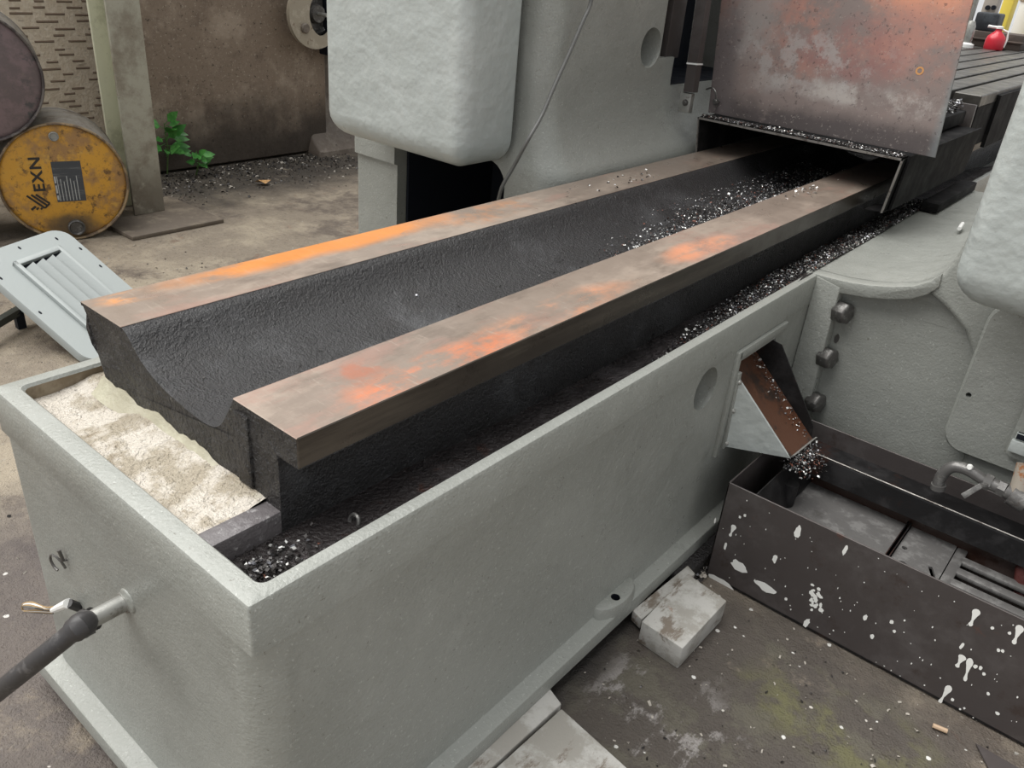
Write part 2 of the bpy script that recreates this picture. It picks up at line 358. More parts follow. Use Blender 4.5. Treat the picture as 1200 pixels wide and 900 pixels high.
def spline(pts, sub=6):
    P = [Vector(p) for p in pts]; out = []
    for i in range(len(P)-1):
        a, b, c, d = P[max(i-1,0)], P[i], P[i+1], P[min(i+2, len(P)-1)]
        for k in range(sub):
            t = k/sub; out.append(.5*((2*b)+(c-a)*t+(2*a-5*b+4*c-d)*t*t+(3*b-a-3*c+d)*t**3))
    return out+[P[-1]]
def sstep(a, b, x): t = max(0, min(1, (x-a)/(b-a))); return t*t*(3-2*t)
def hexbolt(mb, c, axis, r, h, mi=0, washer=True):
    ax = Vector(axis).normalized(); u = ax.orthogonal().normalized(); w = ax.cross(u); c = Vector(c)
    if washer: mb.rings([disc_ring(c, u, w, r*1.35, 16), disc_ring(c+ax*h*.2, u, w, r*1.35, 16)], mi)
    mb.rings([disc_ring(c, u, w, r, 6), disc_ring(c+ax*h*.85, u, w, r, 6), disc_ring(c+ax*h, u, w, r*.85, 6)], mi)

# ------------------------------------------------------------------ setting: floor, wall, yard
mb = MB(); N = 60
mb.add([(-9+18*i/N, -3+24*j/N, 0) for j in range(N+1) for i in range(N+1)], [(j*(N+1)+i, j*(N+1)+i+1, (j+1)*(N+1)+i+1, (j+1)*(N+1)+i) for j in range(N) for i in range(N)])
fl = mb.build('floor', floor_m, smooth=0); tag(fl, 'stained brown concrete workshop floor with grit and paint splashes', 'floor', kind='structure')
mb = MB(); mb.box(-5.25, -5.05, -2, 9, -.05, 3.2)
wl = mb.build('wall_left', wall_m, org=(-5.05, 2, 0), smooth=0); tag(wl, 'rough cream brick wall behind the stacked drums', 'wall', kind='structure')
# dented courses of the wall: short ridges with the dents' shade painted in dark brown
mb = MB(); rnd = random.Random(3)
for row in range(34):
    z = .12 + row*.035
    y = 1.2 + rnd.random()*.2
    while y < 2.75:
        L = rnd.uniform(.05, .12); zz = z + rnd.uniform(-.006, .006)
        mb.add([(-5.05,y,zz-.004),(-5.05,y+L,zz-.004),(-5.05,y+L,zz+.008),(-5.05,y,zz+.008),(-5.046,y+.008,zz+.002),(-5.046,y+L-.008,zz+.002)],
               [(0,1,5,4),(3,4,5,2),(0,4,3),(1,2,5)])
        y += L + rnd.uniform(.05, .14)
d = mb.build('dent_shade', M('dent_shade_brown', (.19,.14,.10), rough=.9, bumps=()), parent=wl, smooth=0); d['kind'] = 'stuff'

# ------------------------------------------------------------------ machine bed
bed = empty('machine_bed', (BX, BY, 0), 'long grey painted cast machine bed with black slideway trough on top', 'machine bed')
X0, X1, Y0, Y1 = -1.345, -.643, .38, 6.0
r_ = (.055, .01, .01, .03)
outer = []
for z, off, r in ((.040,.036,.03),(.070,.036,.03),(.0755,.0345,.03),(.078,.031,.03),(.0787,.010,.045),(.083,.004,.05),(.105,.001,None),(.30,0,None),(.575,0,None)):
    rad = r_ if r is None else (r, .01, .01, r)
    outer.append(rr(X0-off, X1+off, Y0-off*1.05, Y1, rad, z))
for z, off in ((.580,.0015),(.652,.0015),(.658,-.001),(.660,-.005)):
    outer.append(rr(X0-off, X1+off, Y0-off, Y1, (.004,.004,.004,.004), z))
IX0, IX1, IY0 = -1.315, -.667, .413
inner = [rr(IX0-.004, IX1+.004, IY0-.004, Y1-.05, .014, .660), rr(IX0, IX1, IY0, Y1-.05, .014, .655), rr(IX0, IX1, IY0, Y1-.05, .014, .585)]
mb = MB(); mb.rings(outer+inner, 0)
body = mb.build('bed_casting', [grey, tan_inner], parent=bed)
# openings in the near long wall: round core hole and chute window
c = MB(); ctr = onx((827, 456), X1)
c.rings([disc_ring((X1-.09, ctr.y, ctr.z), (0,1,0), (0,0,1), .050, 28), disc_ring((X1-.020, ctr.y, ctr.z), (0,1,0), (0,0,1), .052, 28), disc_ring((X1+.05, ctr.y, ctr.z), (0,1,0), (0,0,1), .052, 28)])
cut(body, c)
c = MB(); c.box(X1-.105, X1+.05, 1.70, 1.91, .33, .535); cut(body, c)
# mark inner tan wall faces
for p in body.data.polygons:
    ce = p.center + Vector((BX, BY, 0))
    if abs(ce.y-IY0) < .02 and .5 < ce.z < .656 and p.normal.y > .5: p.material_index = 1
    if abs(ce.x-IX0) < .02 and .5 < ce.z < .656 and p.normal.x > .5: p.material_index = 1
# slideway profile (x, z)
trough = spline([(-1.169,0,.786),(-1.155,0,.779),(-1.141,0,.765),(-1.122,0,.748),(-1.098,0,.734),(-1.07,0,.724),(-1.042,0,.7185),(-1.0,0,.713),(-.962,0,.7105),(-.935,0,.713),(-.915,0,.722),(-.900,0,.738),(-.887,0,.757),(-.869,0,.786)], 4)
YE = .521
left_side = [(-1.297,.786),(-1.296,.765),(-1.29,.741),(-1.281,.718),(-1.272,.700),(-1.262,.678),(-1.252,.660),(-1.244,.640),(-1.243,.50)]
right_side = [(-.776,.50),(-.776,.735),(-.779,.739),(-.731,.739),(-.731,.786)]
prof = [Vector((x, 0, z)) for x, z in left_side] + [Vector((x, 0, z)) for x, z in right_side] + list(reversed(trough))
ys = [YE] + [YE+.06*k for k in range(1, 60)] + [5.8]
mb = MB(); rs = []
for y in ys:
    ring = []
    for i, p in enumerate(prof):
        q = Vector((p.x, y, p.z))
        if y == YE and i < 8 and i > 0: q.x += .004*math.sin(i*2.3); q.y += .003*math.sin(i*1.7)
        ring.append(q)
    rs.append(ring)
mb.rings(rs, 0)
way = mb.build('slideway_casting', [cast, cast_end], parent=bed, smooth=30)
for p in way.data.polygons:
    if p.normal.y < -.9: p.material_index = 1
# machined faces sit on top as slabs of their own
mb = MB(); mb.box(-1.298, -1.168, YE-.001, 5.8, .780, .787)
lw = mb.build('slideway', [way_left, cast_end], parent=bed, bevel=.0008, seg=1, smooth=0)
for p in lw.data.polygons:
    if p.normal.z < .5: p.material_index = 1
mb = MB(); mb.box(-.871, -.7305, YE-.001, 5.8, .740, .787)
rw = mb.build('slideway', [way_right, way_side, cast_end], parent=bed, bevel=.0015, seg=1, smooth=0)
for p in rw.data.polygons:
    if p.normal.x > .5: p.material_index = 1
    elif p.normal.y < -.9 or p.normal.x < -.9 or p.normal.z < -.9: p.material_index = 2
# rough pads on the sawn end of the right rail
mb = MB(); mb.box(-.868, -.835, YE-.005, YE+.02, .655, .772); mb.build('end_boss', cast_end, parent=bed, bevel=.004)
# cream ledge in front of the slideway
mb = MB(); nx, ny = 46, 16; vs = []
for j in range(ny+1):
    for i in range(nx+1):
        x = -1.318+(.508)*i/nx; y = .405+.150*j/ny
        z = .632 + .012*sstep(-1.20,-1.10,x) + .012*sstep(.47,.53,y)
        z += .003*noise.noise(Vector((x*22, y*22, 1))) + .002*noise.noise(Vector((x*60, y*60, 4)))
        vs.append((x, y, z))
mb.add(vs, [(j*(nx+1)+i, j*(nx+1)+i+1, (j+1)*(nx+1)+i+1, (j+1)*(nx+1)+i) for j in range(ny) for i in range(nx)])
mb.build('painted_ledge', cream, parent=bed, smooth=60)
mb = MB(); n = 40; top = []; bot = []; mid = []
for i in range(n+1):
    x = -1.262+.446*i/n
    hz = .012*noise.noise(Vector((x*18, 0, 9))) + .004*noise.noise(Vector((x*90, 0, 2)))
    top.append(Vector((x, YE-.001, .664+hz-.02*sstep(-1.0,-.8,x)))); mid.append(Vector((x, YE-.012, .650))); bot.append(Vector((x, YE-.026+.004*noise.noise(Vector((x*20,3,1))), .638)))
vs = top+mid+bot; m_ = n+1
mb.add(vs, [(i+m_, i+m_+1, i+1, i) for i in range(n)] + [(i+2*m_, i+2*m_+1, i+m_+1, i+m_) for i in range(n)])
mb.build('filler_fillet', sage, parent=bed, smooth=60)
mb = MB(); mb.box(-.812, -.777, .408, YE+.03, .52, .648); mb.build('ledge_edge', M('purple_grey_bare_edge', (.115,.105,.108), [dict(col=(.26,.25,.25), scale=80, lo=.55, hi=.68)], rough=.4, bumps=((90,.5,.005),)), parent=bed, bevel=.003)
# near channel: sludge floor that heaps up with chips further along
def chan_h(x, y):
    fx = (x+.776)/.109
    return .612 + .008*fx - .012*sstep(.6,1.2,y) + (.052*sstep(1.05, 2.2, y))*(.35+.65*fx) + .004*noise.noise(Vector((x*40, y*14, 2)))
mb = MB(); nx, ny = 8, 150; vs = []
for j in range(ny+1):
    for i in range(nx+1):
        x = -.80+.145*i/nx; y = .405+3.9*j/ny; vs.append((x, y, chan_h(x, y)))
mb.add(vs, [(j*(nx+1)+i, j*(nx+1)+i+1, (j+1)*(nx+1)+i+1, (j+1)*(nx+1)+i) for j in range(ny) for i in range(nx)])
mb.build('channel_floor', oily, parent=bed, smooth=60)
mb = MB(); mb.box(IX0-.004, -1.23, .54, 5.8, .50, .60); mb.build('channel_floor', oily, parent=bed, smooth=0)
rg = onz((415,611), .620); mb = MB(); mb.tube([rg+Vector((math.cos(a)*.009, math.sin(a)*.003, math.sin(a)*.010)) for a in [2*PI*k/16 for k in range(17)]], .0028, 6)
ro = mb.build('steel_ring', pipe_m, org=rg); tag(ro, 'small rusty ring lying in the bed channel against the wall', 'ring')
# foundation boss with bolt hole on the foot
bc = onz((716, 692), .105)
mb = MB(); u, w = Vector((1,0,0)), Vector((0,1,0)); cx, cy = X1+.002, bc.y
def egg(r, z, rx=.60): return [Vector((cx+math.cos(2*PI*k/32)*r*rx, cy+math.sin(2*PI*k/32)*r*1.25, z)) for k in range(32)]
mb.rings([egg(.062,.06), egg(.060,.094), egg(.056,.103), egg(.050,.106)], 0, True, False)
hc = Vector((cx+.014, cy-.012, 0))
def hole(r, z): return [hc + Vector((math.cos(2*PI*k/32)*r, math.sin(2*PI*k/32)*r, z)) for k in range(32)]
mb.rings([egg(.050,.106), hole(.0105,.1065)], 0, False, False); mb.rings([hole(.0105,.1065), hole(.0100,.075)], 1, False, True)
mb.build('foundation_boss', [grey, dark], parent=bed, weld=True)
# bosses cast into the end wall
for px, rr_, hh in (((150,704),.022,.0025),):
    p = ony(px, Y0); mb = MB()
    mb.rings([disc_ring((p.x, Y0+.004, p.z),(1,0,0),(0,0,1),rr_,24), disc_ring((p.x, Y0-hh, p.z),(1,0,0),(0,0,1),rr_*.9,24)])
    mb.build('conduit_boss', grey, parent=bed, bevel=.002)
p = ony((78, 658), Y0); mb = MB()
mb.tube([Vector((p.x-.012+.016*math.cos(a), Y0-.006-.008*math.sin(a*.5), p.z-.004+.016*math.sin(a))) for a in [(-.3+k*.45) for k in range(12)]], .0022, 6)
mb.tube([Vector((p.x+.004, Y0+.004, p.z+.006)), Vector((p.x+.004, Y0-.006, p.z+.008)), Vector((p.x+.002, Y0-.008, p.z+.03))], .003, 6)
mb.build('wire_hook', bolt_m, parent=bed)

# ------------------------------------------------------------------ columns
def loft(levels, n=6):
    mb = MB(); mb.rings([rr(x0, x1, y0, y1, r, z, n) for z, x0, x1, y0, y1, r in levels]); return mb
colL = empty('machine_column', (-1.8, 2.4, 0), 'grey cast machine column with round core hole, behind the hanging cable', 'machine column')
CX, CY = -1.42, 1.88
lv = []
for z, f in ((0,.032),(.685,.032),(.69,.088),(.765,.088),(.785,.082),(.80,.072),(.815,.058),(.835,.044),(.86,.030),(.895,.016),(.94,.006),(1.0,.0),(1.2,0),(2.0,0)):
    lv.append((z, -2.21, CX+f, CY-f*.25, 4.1, (.07+f*.3,.02,.02,.02)))
cbody = loft(lv, 8).build('column_casting', [grey, dark], parent=colL)
h0 = onx((763, 56), CX)
c = MB(); c.rings([disc_ring((CX-.22, h0.y, h0.z),(0,1,0),(0,0,1),.054,28), disc_ring((CX-.006, h0.y, h0.z),(0,1,0),(0,0,1),.056,28), disc_ring((CX+.05, h0.y, h0.z),(0,1,0),(0,0,1),.085,28)]); cut(cbody, c)
c = MB(); c.rings([[Vector((p.x, CY-.2, p.z)) for p in lp] if k == 0 else [Vector((p.x, CY+.5, p.z)) for p in lp] for k, lp in enumerate([[Vector((q.x,0,q.y)) for q in rr(-2.0,-1.525,-.05,.79,(0,.07,.03,0),0)]]*2)]); cut(cbody, c)
c = MB(); c.box(CX-.30, CX+.1, 2.555, 3.2, .985, 1.9); cut(cbody, c)
c = MB(); c.box(CX-.05, CX+.1, 2.46, 2.56, 1.075, 1.9); cut(cbody, c)
mb = MB(); mb.rings([disc_ring((x_, h0.y, h0.z),(0,1,0),(0,0,1),.0535,28) for x_ in (CX-.219,CX-.07)]); mb.build('core_hole_shade', dark, parent=colL)  # dark plug stands for the shade deep in the core hole
mb = MB(); mb.box(-2.06, -1.47, CY+.46, CY+.49, .0, .84); mb.build('interior_shade_back', dark, parent=colL, smooth=0)  # near-black sheet added, shade inside the column opening put into its colour
mb = MB(); mb.box(-1.995, -1.985, CY+.03, CY+.47, .0, .80); mb.box(-1.54, -1.53, CY+.03, CY+.47, 0, .80); mb.box(-2.0,-1.53,CY+.03,CY+.47,.785,.80); mb.box(-2.0,-1.53,CY+.03,CY+.47,.0,.006)
mb.build('interior_shade_sides', dark, parent=colL, smooth=0)  # sides, top and bottom of the opening, painted dark as its shade
mb = MB(); mb.box(CX-.28, CX-.26, 2.55, 3.2, .98, 1.9); mb.box(CX-.28, CX-.01, 2.56, 3.2, .985, .99); mb.box(CX-.28, CX-.005, 2.557, 2.561, .985, 1.07); mb.build('slot_shade', dark, parent=colL, smooth=0)  # dark faces paint in the shade of the side slot
mb = MB(); mb.box(CX-.045, CX-.010, 2.515, 2.60, 1.07, 1.9); mb.build('vertical_way', steel, parent=colL, bevel=.003)
# housing in front
def housing(x0, x1, y0, y1, z0, z1, rv, rb):
    lv = []
    for k in range(7):
        a = PI/2*k/6; o = rb*(1-math.sin(a)); lv.append((z0+rb*(1-math.cos(a)), x0+o, x1-o, y0+o, y1, None, o))
    lv.append((z1-rb, x0, x1, y0, y1, None, 0)); 
    for k in range(1, 7):
        a = PI/2*k/6; o = rb*(1-math.cos(a)); lv.append((z1-rb+rb*math.sin(a), x0+o, x1-o, y0+o, y1, None, o))
    mb = MB(); mb.rings([rr(a, b, c_, d_, (max(rv-o*.6,.012),.012,.012,max(rv-o*.6,.012)), z, 8) for z, a, b, c_, d_, _, o in lv]); return mb
hl = housing(-2.085, -1.505, 1.64, 1.855, .795, 1.75, .045, .075).build('side_housing', grey_light, org=(-1.8, 1.75, .795))
tag(hl, 'pale grey rounded cast housing hanging on the column beside the brown panel', 'machine housing')
# near column on the other side of the bed
colR = empty('machine_column', (-.1, 2.6, 0), 'grey cast machine column base with three big bolts above the dark coolant tank', 'machine column')
top = [(.6615,-.674),(.6625,-.62),(.665,-.57),(.673,-.51),(.685,-.46),(.702,-.41),(.724,-.378),(.75,-.358),(.79,-.343),(.85,-.333),(.95,-.328),(2.0,-.325)]
lv = [(0,-.60,.45,2.135,3.6,.006),(.614,-.60,.45,2.135,3.6,.006)]
cR = loft(lv, 4); 
cR.rings([rr(x, .45, 2.134, 3.6, (.005,.01,.01,.003), z, 5) for z, x in [(.612,-.640),(.640,-.641)]+top])
cR.build('column_casting', grey, parent=colR)
# bevelled lip along the ledge, flange strip and right block
mb = MB(); poly = [Vector((x, 0, z)) for z, x in top[:8]] ; poly2 = [Vector((p.x+.004, 0, p.z-.034)) for p in poly]
loop = [Vector((p.x, 2.095, p.z)) for p in poly] + [Vector((p.x, 2.095, p.z)) for p in reversed(poly2)]
mb.prism(loop, (0,.05,0)); mb.build('ledge_lip', grey, parent=colR, bevel=.004)
mb = MB(); mb.prism([(-.378,2.10,.724),(-.358,2.10,.75),(-.343,2.10,.79),(-.333,2.10,.85),(-.328,2.10,.95),(-.325,2.10,1.9),(.45,2.10,1.9),(.45,2.10,.2),(-.16,2.10,.2),(-.19,2.10,.5),(-.27,2.10,.63),(-.33,2.10,.672),(-.372,2.10,.692)], (0,.04,0)); mb.build('column_front', grey, parent=colR, bevel=.012, seg=3)
mb = MB(); mb.prism([(-.6425,2.092,.659),(-.575,2.092,.645),(-.568,2.092,.20),(-.6425,2.092,.20)], (0,.05,0)); mb.build('bolting_flange', grey, parent=colR, bevel=.005)
lv = []
mb = MB()
def rrxz(x0, x1, z0, z1, r, y): return [Vector((p.x, y, p.y)) for p in rr(x0, x1, z0, z1, r, 0, 8)]
mb.rings([rrxz(-.232,.40,.335,.735,(0,0,.06,.05),2.14), rrxz(-.232,.40,.335,.735,(0,0,.06,.05),2.082), rrxz(-.226,.40,.341,.729,(0,0,.055,.045),2.074)])
cov = mb.build('access_cover', grey, parent=colR)
hp = ony((1135, 463), 2.074); c = MB(); c.rings([disc_ring((hp.x,2.03,hp.z),(1,0,0),(0,0,1),.0065,16), disc_ring((hp.x,2.11,hp.z),(1,0,0),(0,0,1),.0065,16)]); cut(cov, c)
mb = MB(); mb.rings([disc_ring((hp.x,2.1,hp.z),(1,0,0),(0,0,1),.0064,16), disc_ring((hp.x,2.105,hp.z),(1,0,0),(0,0,1),.0064,16)]); mb.build('hole_shadow', dark, parent=cov)
a = ony((1176, 540), 2.06); b = ony((1200, 470), 2.06)
mb = MB(); mb.rings([rrxz(a.x-.005,.12,a.z+.012,b.z+.03,(0,0,.02,.02),2.076), rrxz(a.x-.005,.12,a.z+.012,b.z+.03,(0,0,.02,.02),2.060), rrxz(a.x+.004,.115,a.z+.02,b.z+.022,(0,0,.016,.016),2.055)])
pl = mb.build('latch_plate', grey, parent=cov)
q = ony((1194, 520), 2.055); mb = MB(); mb.box(q.x-.012,q.x+.03,2.045,2.056,q.z+.012,q.z+.03,1); mb.box(q.x-.016,q.x+.03,2.040,2.056,q.z-.02,q.z+.010,0); mb.build('latch', [grey_light, dark], parent=cov, bevel=.002)
for px in ((989,367),(971,420),(957,472)):
    p = ony(px, 2.108); mb = MB(); hexbolt(mb, (p.x-.020, 2.112, p.z), (1,-.30,.05), .030, .036, 0, False); mb.build('hex_bolt', bolt_m, parent=colR, bevel=.0015, seg=1)
p = ony((979,398), 2.125); mb = MB(); mb.rings([disc_ring((p.x,2.140,p.z),(.45,0,0),(0,0,1),.015,16), disc_ring((p.x,2.132,p.z),(.45,0,0),(0,0,1),.013,16)]); mb.build('locating_pin', bolt_m, parent=colR)
hr = housing(-.292, .42, 1.80, 2.098, .775, 1.75, .05, .075).build('side_housing', grey_light, org=(.05, 1.95, .775))
tag(hr, 'pale grey rounded cast housing above the access cover and coolant pipe', 'machine housing')

# ------------------------------------------------------------------ hanging cable
pts = [(690,-30),(693,0),(683,25),(668,60),(650,100),(635,135),(618,165),(602,195),(588,220),(582,245)]
P = [onx(q, -1.395+.0*i) for i, q in enumerate(pts)]
P = [Vector((-1.385 if i < 7 else -1.40-(i-6)*.035, 0, 0)) for i in range(len(pts))]
P = [onx(q, v.x) for q, v in zip(pts, P)]
mb = MB(); mb.tube(spline(P, 5), .0055, 8)
cb = mb.build('cable', cable_m, org=P[-1]); tag(cb, 'thin grey cable hanging in front of the cast column', 'cable')

# ------------------------------------------------------------------ chip tunnel cover and guard plate
tun = empty('tunnel_cover', (-.98, 2.6, .786), 'black sheet steel tunnel cover bridging the two slideways', 'machine cover')
mb = MB(); mb.box(-1.318,-.642,2.60,3.5,.893,.899); mb.build('top_sheet', black_steel, parent=tun, bevel=.001, seg=1)
mb = MB(); mb.prism([(-1.318,2.60,.899),(-1.312,2.60,.899),(-1.297,2.60,.787),(-1.303,2.60,.787)], (0,.9,0)); mb.build('side_sheet', black_steel, parent=tun, bevel=.001, seg=1)
mb = MB(); mb.prism([(-.642,2.60,.899),(-.650,2.60,.899),(-.664,2.60,.735),(-.656,2.60,.735)], (0,.9,0)); mb.build('side_sheet', black_steel, parent=tun, bevel=.001, seg=1)
mb = MB(); mb.prism([(-.632,2.63,.905),(-.640,2.63,.905),(-.652,2.63,.739),(-.644,2.63,.739)], (0,.87,0)); mb.build('outer_sheet', black_steel, parent=tun, bevel=.001, seg=1)
mb = MB(); mb.prism([(-.652,2.597,.738),(-.71,2.597,.733),(-.71,2.597,.736),(-.652,2.597,.741)], (0,.10,0)); mb.build('bottom_lip', black_steel, parent=tun, smooth=0)
mb = MB(); mb.box(-1.30,-.66,3.47,3.49,.788,.893); mb.build('end_light_block', dark, parent=tun, smooth=0)  # added plate blocking light at the tunnel's far end, keeps the inside dark
mb = MB(); mb.box(-1.10,-.91,3.47,3.49,.735,.79); mb.build('end_light_block', dark, parent=tun, smooth=0)  # lower piece of the same added light block, down in the trough
for nm, pl_ in (('top_edge',[(-1.318,2.595,.899),(-.642,2.595,.899),(-.642,2.595,.893),(-1.318,2.595,.893)]),('side_edge',[(-.642,2.595,.899),(-.648,2.595,.899),(-.662,2.595,.735),(-.656,2.595,.735)]),('side_edge',[(-1.318,2.595,.899),(-1.314,2.595,.899),(-1.299,2.595,.787),(-1.303,2.595,.787)])):
    mb = MB(); mb.prism(pl_, (0,.006,0)); mb.build(nm, edge_steel, parent=tun, smooth=0)
for k, (y, z) in enumerate(((2.615,.902),(2.636,.905))):
    mb = MB(); mb.box(-1.30,-.652,y,y+.010,.897,z); mb.build('stiffener_bar', steel, parent=tun, smooth=0)
gp = empty('guard_plate', (-1.325, 2.66, .905), 'large heat-stained reddish steel guard plate leaning back above the tunnel cover', 'guard plate')
ang = math.radians(7)
def gpt(x, s, t=0): return Vector((x, 2.685+s*math.sin(ang)+t*math.cos(ang), .905+s*math.cos(ang)-t*math.sin(ang)))
wv = [gpt(-1.328,0), gpt(-.580,0), gpt(-.641,.60), gpt(-1.412,.60)]
mb = MB(); mb.rings([wv, [v+Vector((0,math.cos(ang),-math.sin(ang)))*.006 for v in wv]])
mb.build('plate', guard_m, parent=gp, bevel=.001, seg=1, smooth=0)
g = gpt(-.70,.225,-.0006); mb = MB(); u = Vector((1,0,0)); w = Vector((0,math.sin(ang),math.cos(ang)))
mb.rings([disc_ring(g,u,w,.0115,20), disc_ring(g,u,w,.0065,20)], 0, False, False); mb.build('weld_ring', M('rust_orange_ring', (.62,.30,.11), rough=.6, bumps=()), parent=gp, smooth=0)
# square tube post with bracket on the plate's edge
sq = []
t0 = Vector((-1.350,2.575,.975)); t1 = Vector((-1.384,2.60,1.60)); dv = (t1-t0).normalized(); ux = Vector((1,0,0)); wx = dv.cross(ux).normalized(); ux = wx.cross(dv)
def sqr(c, h): return [c+ux*h+wx*h, c-ux*h+wx*h, c-ux*h-wx*h, c+ux*h-wx*h]
mb = MB(); mb.rings([sqr(t0,.014), sqr(t0,.0175), sqr(t1,.0175), sqr(t1,.014), sqr(t0+dv*.02,.014)], 0, False, True)
post = empty('square_tube_post', t0, 'brown square tube post with white cable tie beside the guard plate', 'post')
mb.build('tube', steel, parent=post, smooth=0)
mb = MB(); mb.rings([sqr(t0+dv*.019,.0139), sqr(t0+dv*.021,.0139)]); mb.build('tube_inside', dark, parent=post, smooth=0)
tz = t0+dv*.085; mb = MB(); mb.rings([sqr(tz,.0175), sqr(tz,.0195), sqr(tz+dv*.005,.0195), sqr(tz+dv*.005,.0175)], 0, False, False); mb.tube([tz-ux*.02+wx*.018, tz-ux*.032+wx*.02], .004, 6); mb.build('cable_tie', white_pl, parent=post)
mb = MB(); mb.tube([t0+dv*.09-ux*.024, t0+dv*.4-ux*.026, t0+dv*.8-ux*.022], .004, 8); mb.build('conduit_wire', galv, parent=post)
bq = t0-dv*.005
mb = MB(); mb.box(t0.x-.030,t0.x+.012,t0.y-.012,t0.y+.012,t0.z-.066,t0.z-.004); mb.build('bracket', galv, parent=post, bevel=.002)
mb = MB(); hexbolt(mb,(t0.x-.006,t0.y-.012,t0.z-.034),(0,-1,0),.008,.006); mb.build('bracket_bolt', bolt_m, parent=post)
mb = MB(); g2 = gpt(-1.30,.04,0); mb.tube([g2, g2+Vector((0,-.02,0))], .006, 8); hexbolt(mb, g2+Vector((0,-.018,0)), (0,-1,0), .009, .008); mb.tube(spline([g2+Vector((0,-.02,.004)), g2+Vector((-.004,-.024,.03)), g2+Vector((-.022,-.02,.042)), g2+Vector((-.045,-.015,.034))],4), .003, 6); mb.build('clamp_screw', bolt_m, parent=post)

# ------------------------------------------------------------------ table beyond the guard
tab = empty('machine_table', (-1.05, 5, .80), 'grey slotted steel machine table beyond the guard plate', 'machine table')
slots = [-1.62,-1.50,-1.38,-1.26,-1.145,-1.03,-.915,-.80]
for a, b in zip([-1.75]+[s+.012 for s in slots], [s-.012 for s in slots]+[-.69]):
    mb = MB(); mb.box(a, b, 3.62 if b > -1.4 else 4.15, 9.0, .955, 1.0); mb.build('table_strip', table_m, parent=tab, bevel=.003, seg=1)
mb = MB(); mb.box(-1.38,-.69,3.62,9.0,.80,.96); mb.box(-1.75,-1.38,4.15,9.0,.80,.96); mb.build('table_body', black_steel, parent=tab, smooth=0)
mb = MB(); mb.box(-.69,-.675,3.9,9.0,.78,.985); mb.build('side_plate', black_steel, parent=tab, smooth=0)
mb = MB(); mb.prism([(-.90,3.52,.975),(-.68,3.52,.975),(-.675,3.52,.80),(-.90,3.52,.80)], (0,.02,0)); mb.build('end_plate', steel, parent=tab, bevel=.002)
mb = MB(); mb.box(-.95,-.70,3.05,3.50,.906,.955); tr = mb.build('chip_tray', black_steel, org=(-.82,3.3,.906), bevel=.006); tag(tr, 'black tray heaped with chips in front of the slotted table', 'tray')
mb = MB(); mb.box(-.655,-.60,3.05,3.58,.668,.70); cr = mb.build('side_gutter', black_steel, org=(-.62,3.3,.668), bevel=.003); tag(cr, 'dark steel gutter beside the bed under the table', 'gutter')
mb = MB(); mb.tube([onz((1128,262),.70), onz((1124,268),.70)], .006, 8); wk = mb.build('chalk_stub', white_pl, org=onz((1124,268),.70)); tag(wk, 'small white stub lying on the ledge by the gutter', 'stub')
# things on the table (small, far)
def on_tab(px): return onz(px, 1.0)
p = on_tab((1163, 58)); bt = empty('oil_can', p, 'red plastic oil bottle standing on the slotted table', 'bottle')
s_ = p.y/956*1.25
def turn(mb, c, prof, n=18, mi=0): return mb.rings([disc_ring(c+Vector((0,0,z)),(1,0,0),(0,1,0),r,n) for r, z in prof], mi)
k_ = .0062
mb = MB(); turn(mb, p, [(.058,0),(.062,.01),(.062,.06),(.055,.082),(.032,.105),(.022,.115),(.020,.13)]); mb.build('body', red_m, parent=bt)
mb = MB(); turn(mb, p, [(.024,.13),(.024,.143),(.010,.147)]); mb.tube([p+Vector((0,0,.137)), p+Vector((-.04,-.02,.137)), p+Vector((-.065,-.03,.14))], .009, 8); mb.build('cap', white_pl, parent=bt)
mb = MB(); mb.tube([p+Vector((.015,0,.13)), p+Vector((.06,0,.115)), p+Vector((.068,0,.07)), p+Vector((.062,0,.02))], .006, 8); mb.build('handle', white_pl, parent=bt)
p = on_tab((1130, 55)); sb = empty('small_bottle', p, 'small grey bottle on a white foot at the table edge', 'bottle')
mb = MB(); turn(mb, p, [(.055,0),(.055,.02),(.03,.03)]); mb.build('foot', white_pl, parent=sb)
mb = MB(); turn(mb, p, [(.028,.028),(.032,.05),(.032,.13),(.02,.16),(.008,.165)]); mb.build('body', galv, parent=sb)
a = on_tab((1142, 54)); yc = a.y
def px_x(x, y, d): return ony((x, y), d).x
def px_z(x, y, d): return ony((x, y), d).z
zt_ = px_z(1155, 37, yc)
mb = MB(); x0_, x1_ = px_x(1138,50,yc), px_x(1197,52,yc)
mb.box(x0_, x1_, yc, yc+.30, 1.0, zt_); mb.box(x0_-.01, x1_+.01, yc-.012, yc+.02, 1.0+(zt_-1)*.45, 1.0+(zt_-1)*.58)
bx = mb.build('wooden_crate', M('dark_brown_wood', (.060,.045,.037), [dict(col=(.11,.08,.065), scale=12, lo=.5, hi=.7, stretch=(.3,1,2))], rough=.7), org=(x0_,yc,1.0), bevel=.004); tag(bx, 'dark brown wooden crate behind the red bottle', 'crate')
b = Vector((px_x(1139,33,yc+.05), yc+.05, zt_+.001)); mb = MB(); mb.box(b.x, px_x(1167,33,yc+.05), b.y, b.y+.18, b.z, px_z(1150,14,yc+.05))
db = mb.build('black_box', M('black_box_paint', (.016,.020,.026), [dict(col=(.045,.055,.065), scale=6, lo=.5, hi=.7)], rough=.5), org=b, bevel=.012); tag(db, 'black metal box on top of the wooden crate', 'box')
yk = yc+.55; c0 = Vector((px_x(1151,8,yk), yk, 1.0)); c1_ = px_x(1168,8,yk)
pnl = empty('control_panel', (c0.x, yk, 1.0), 'pale control panel with two dark knobs behind the black box', 'panel')
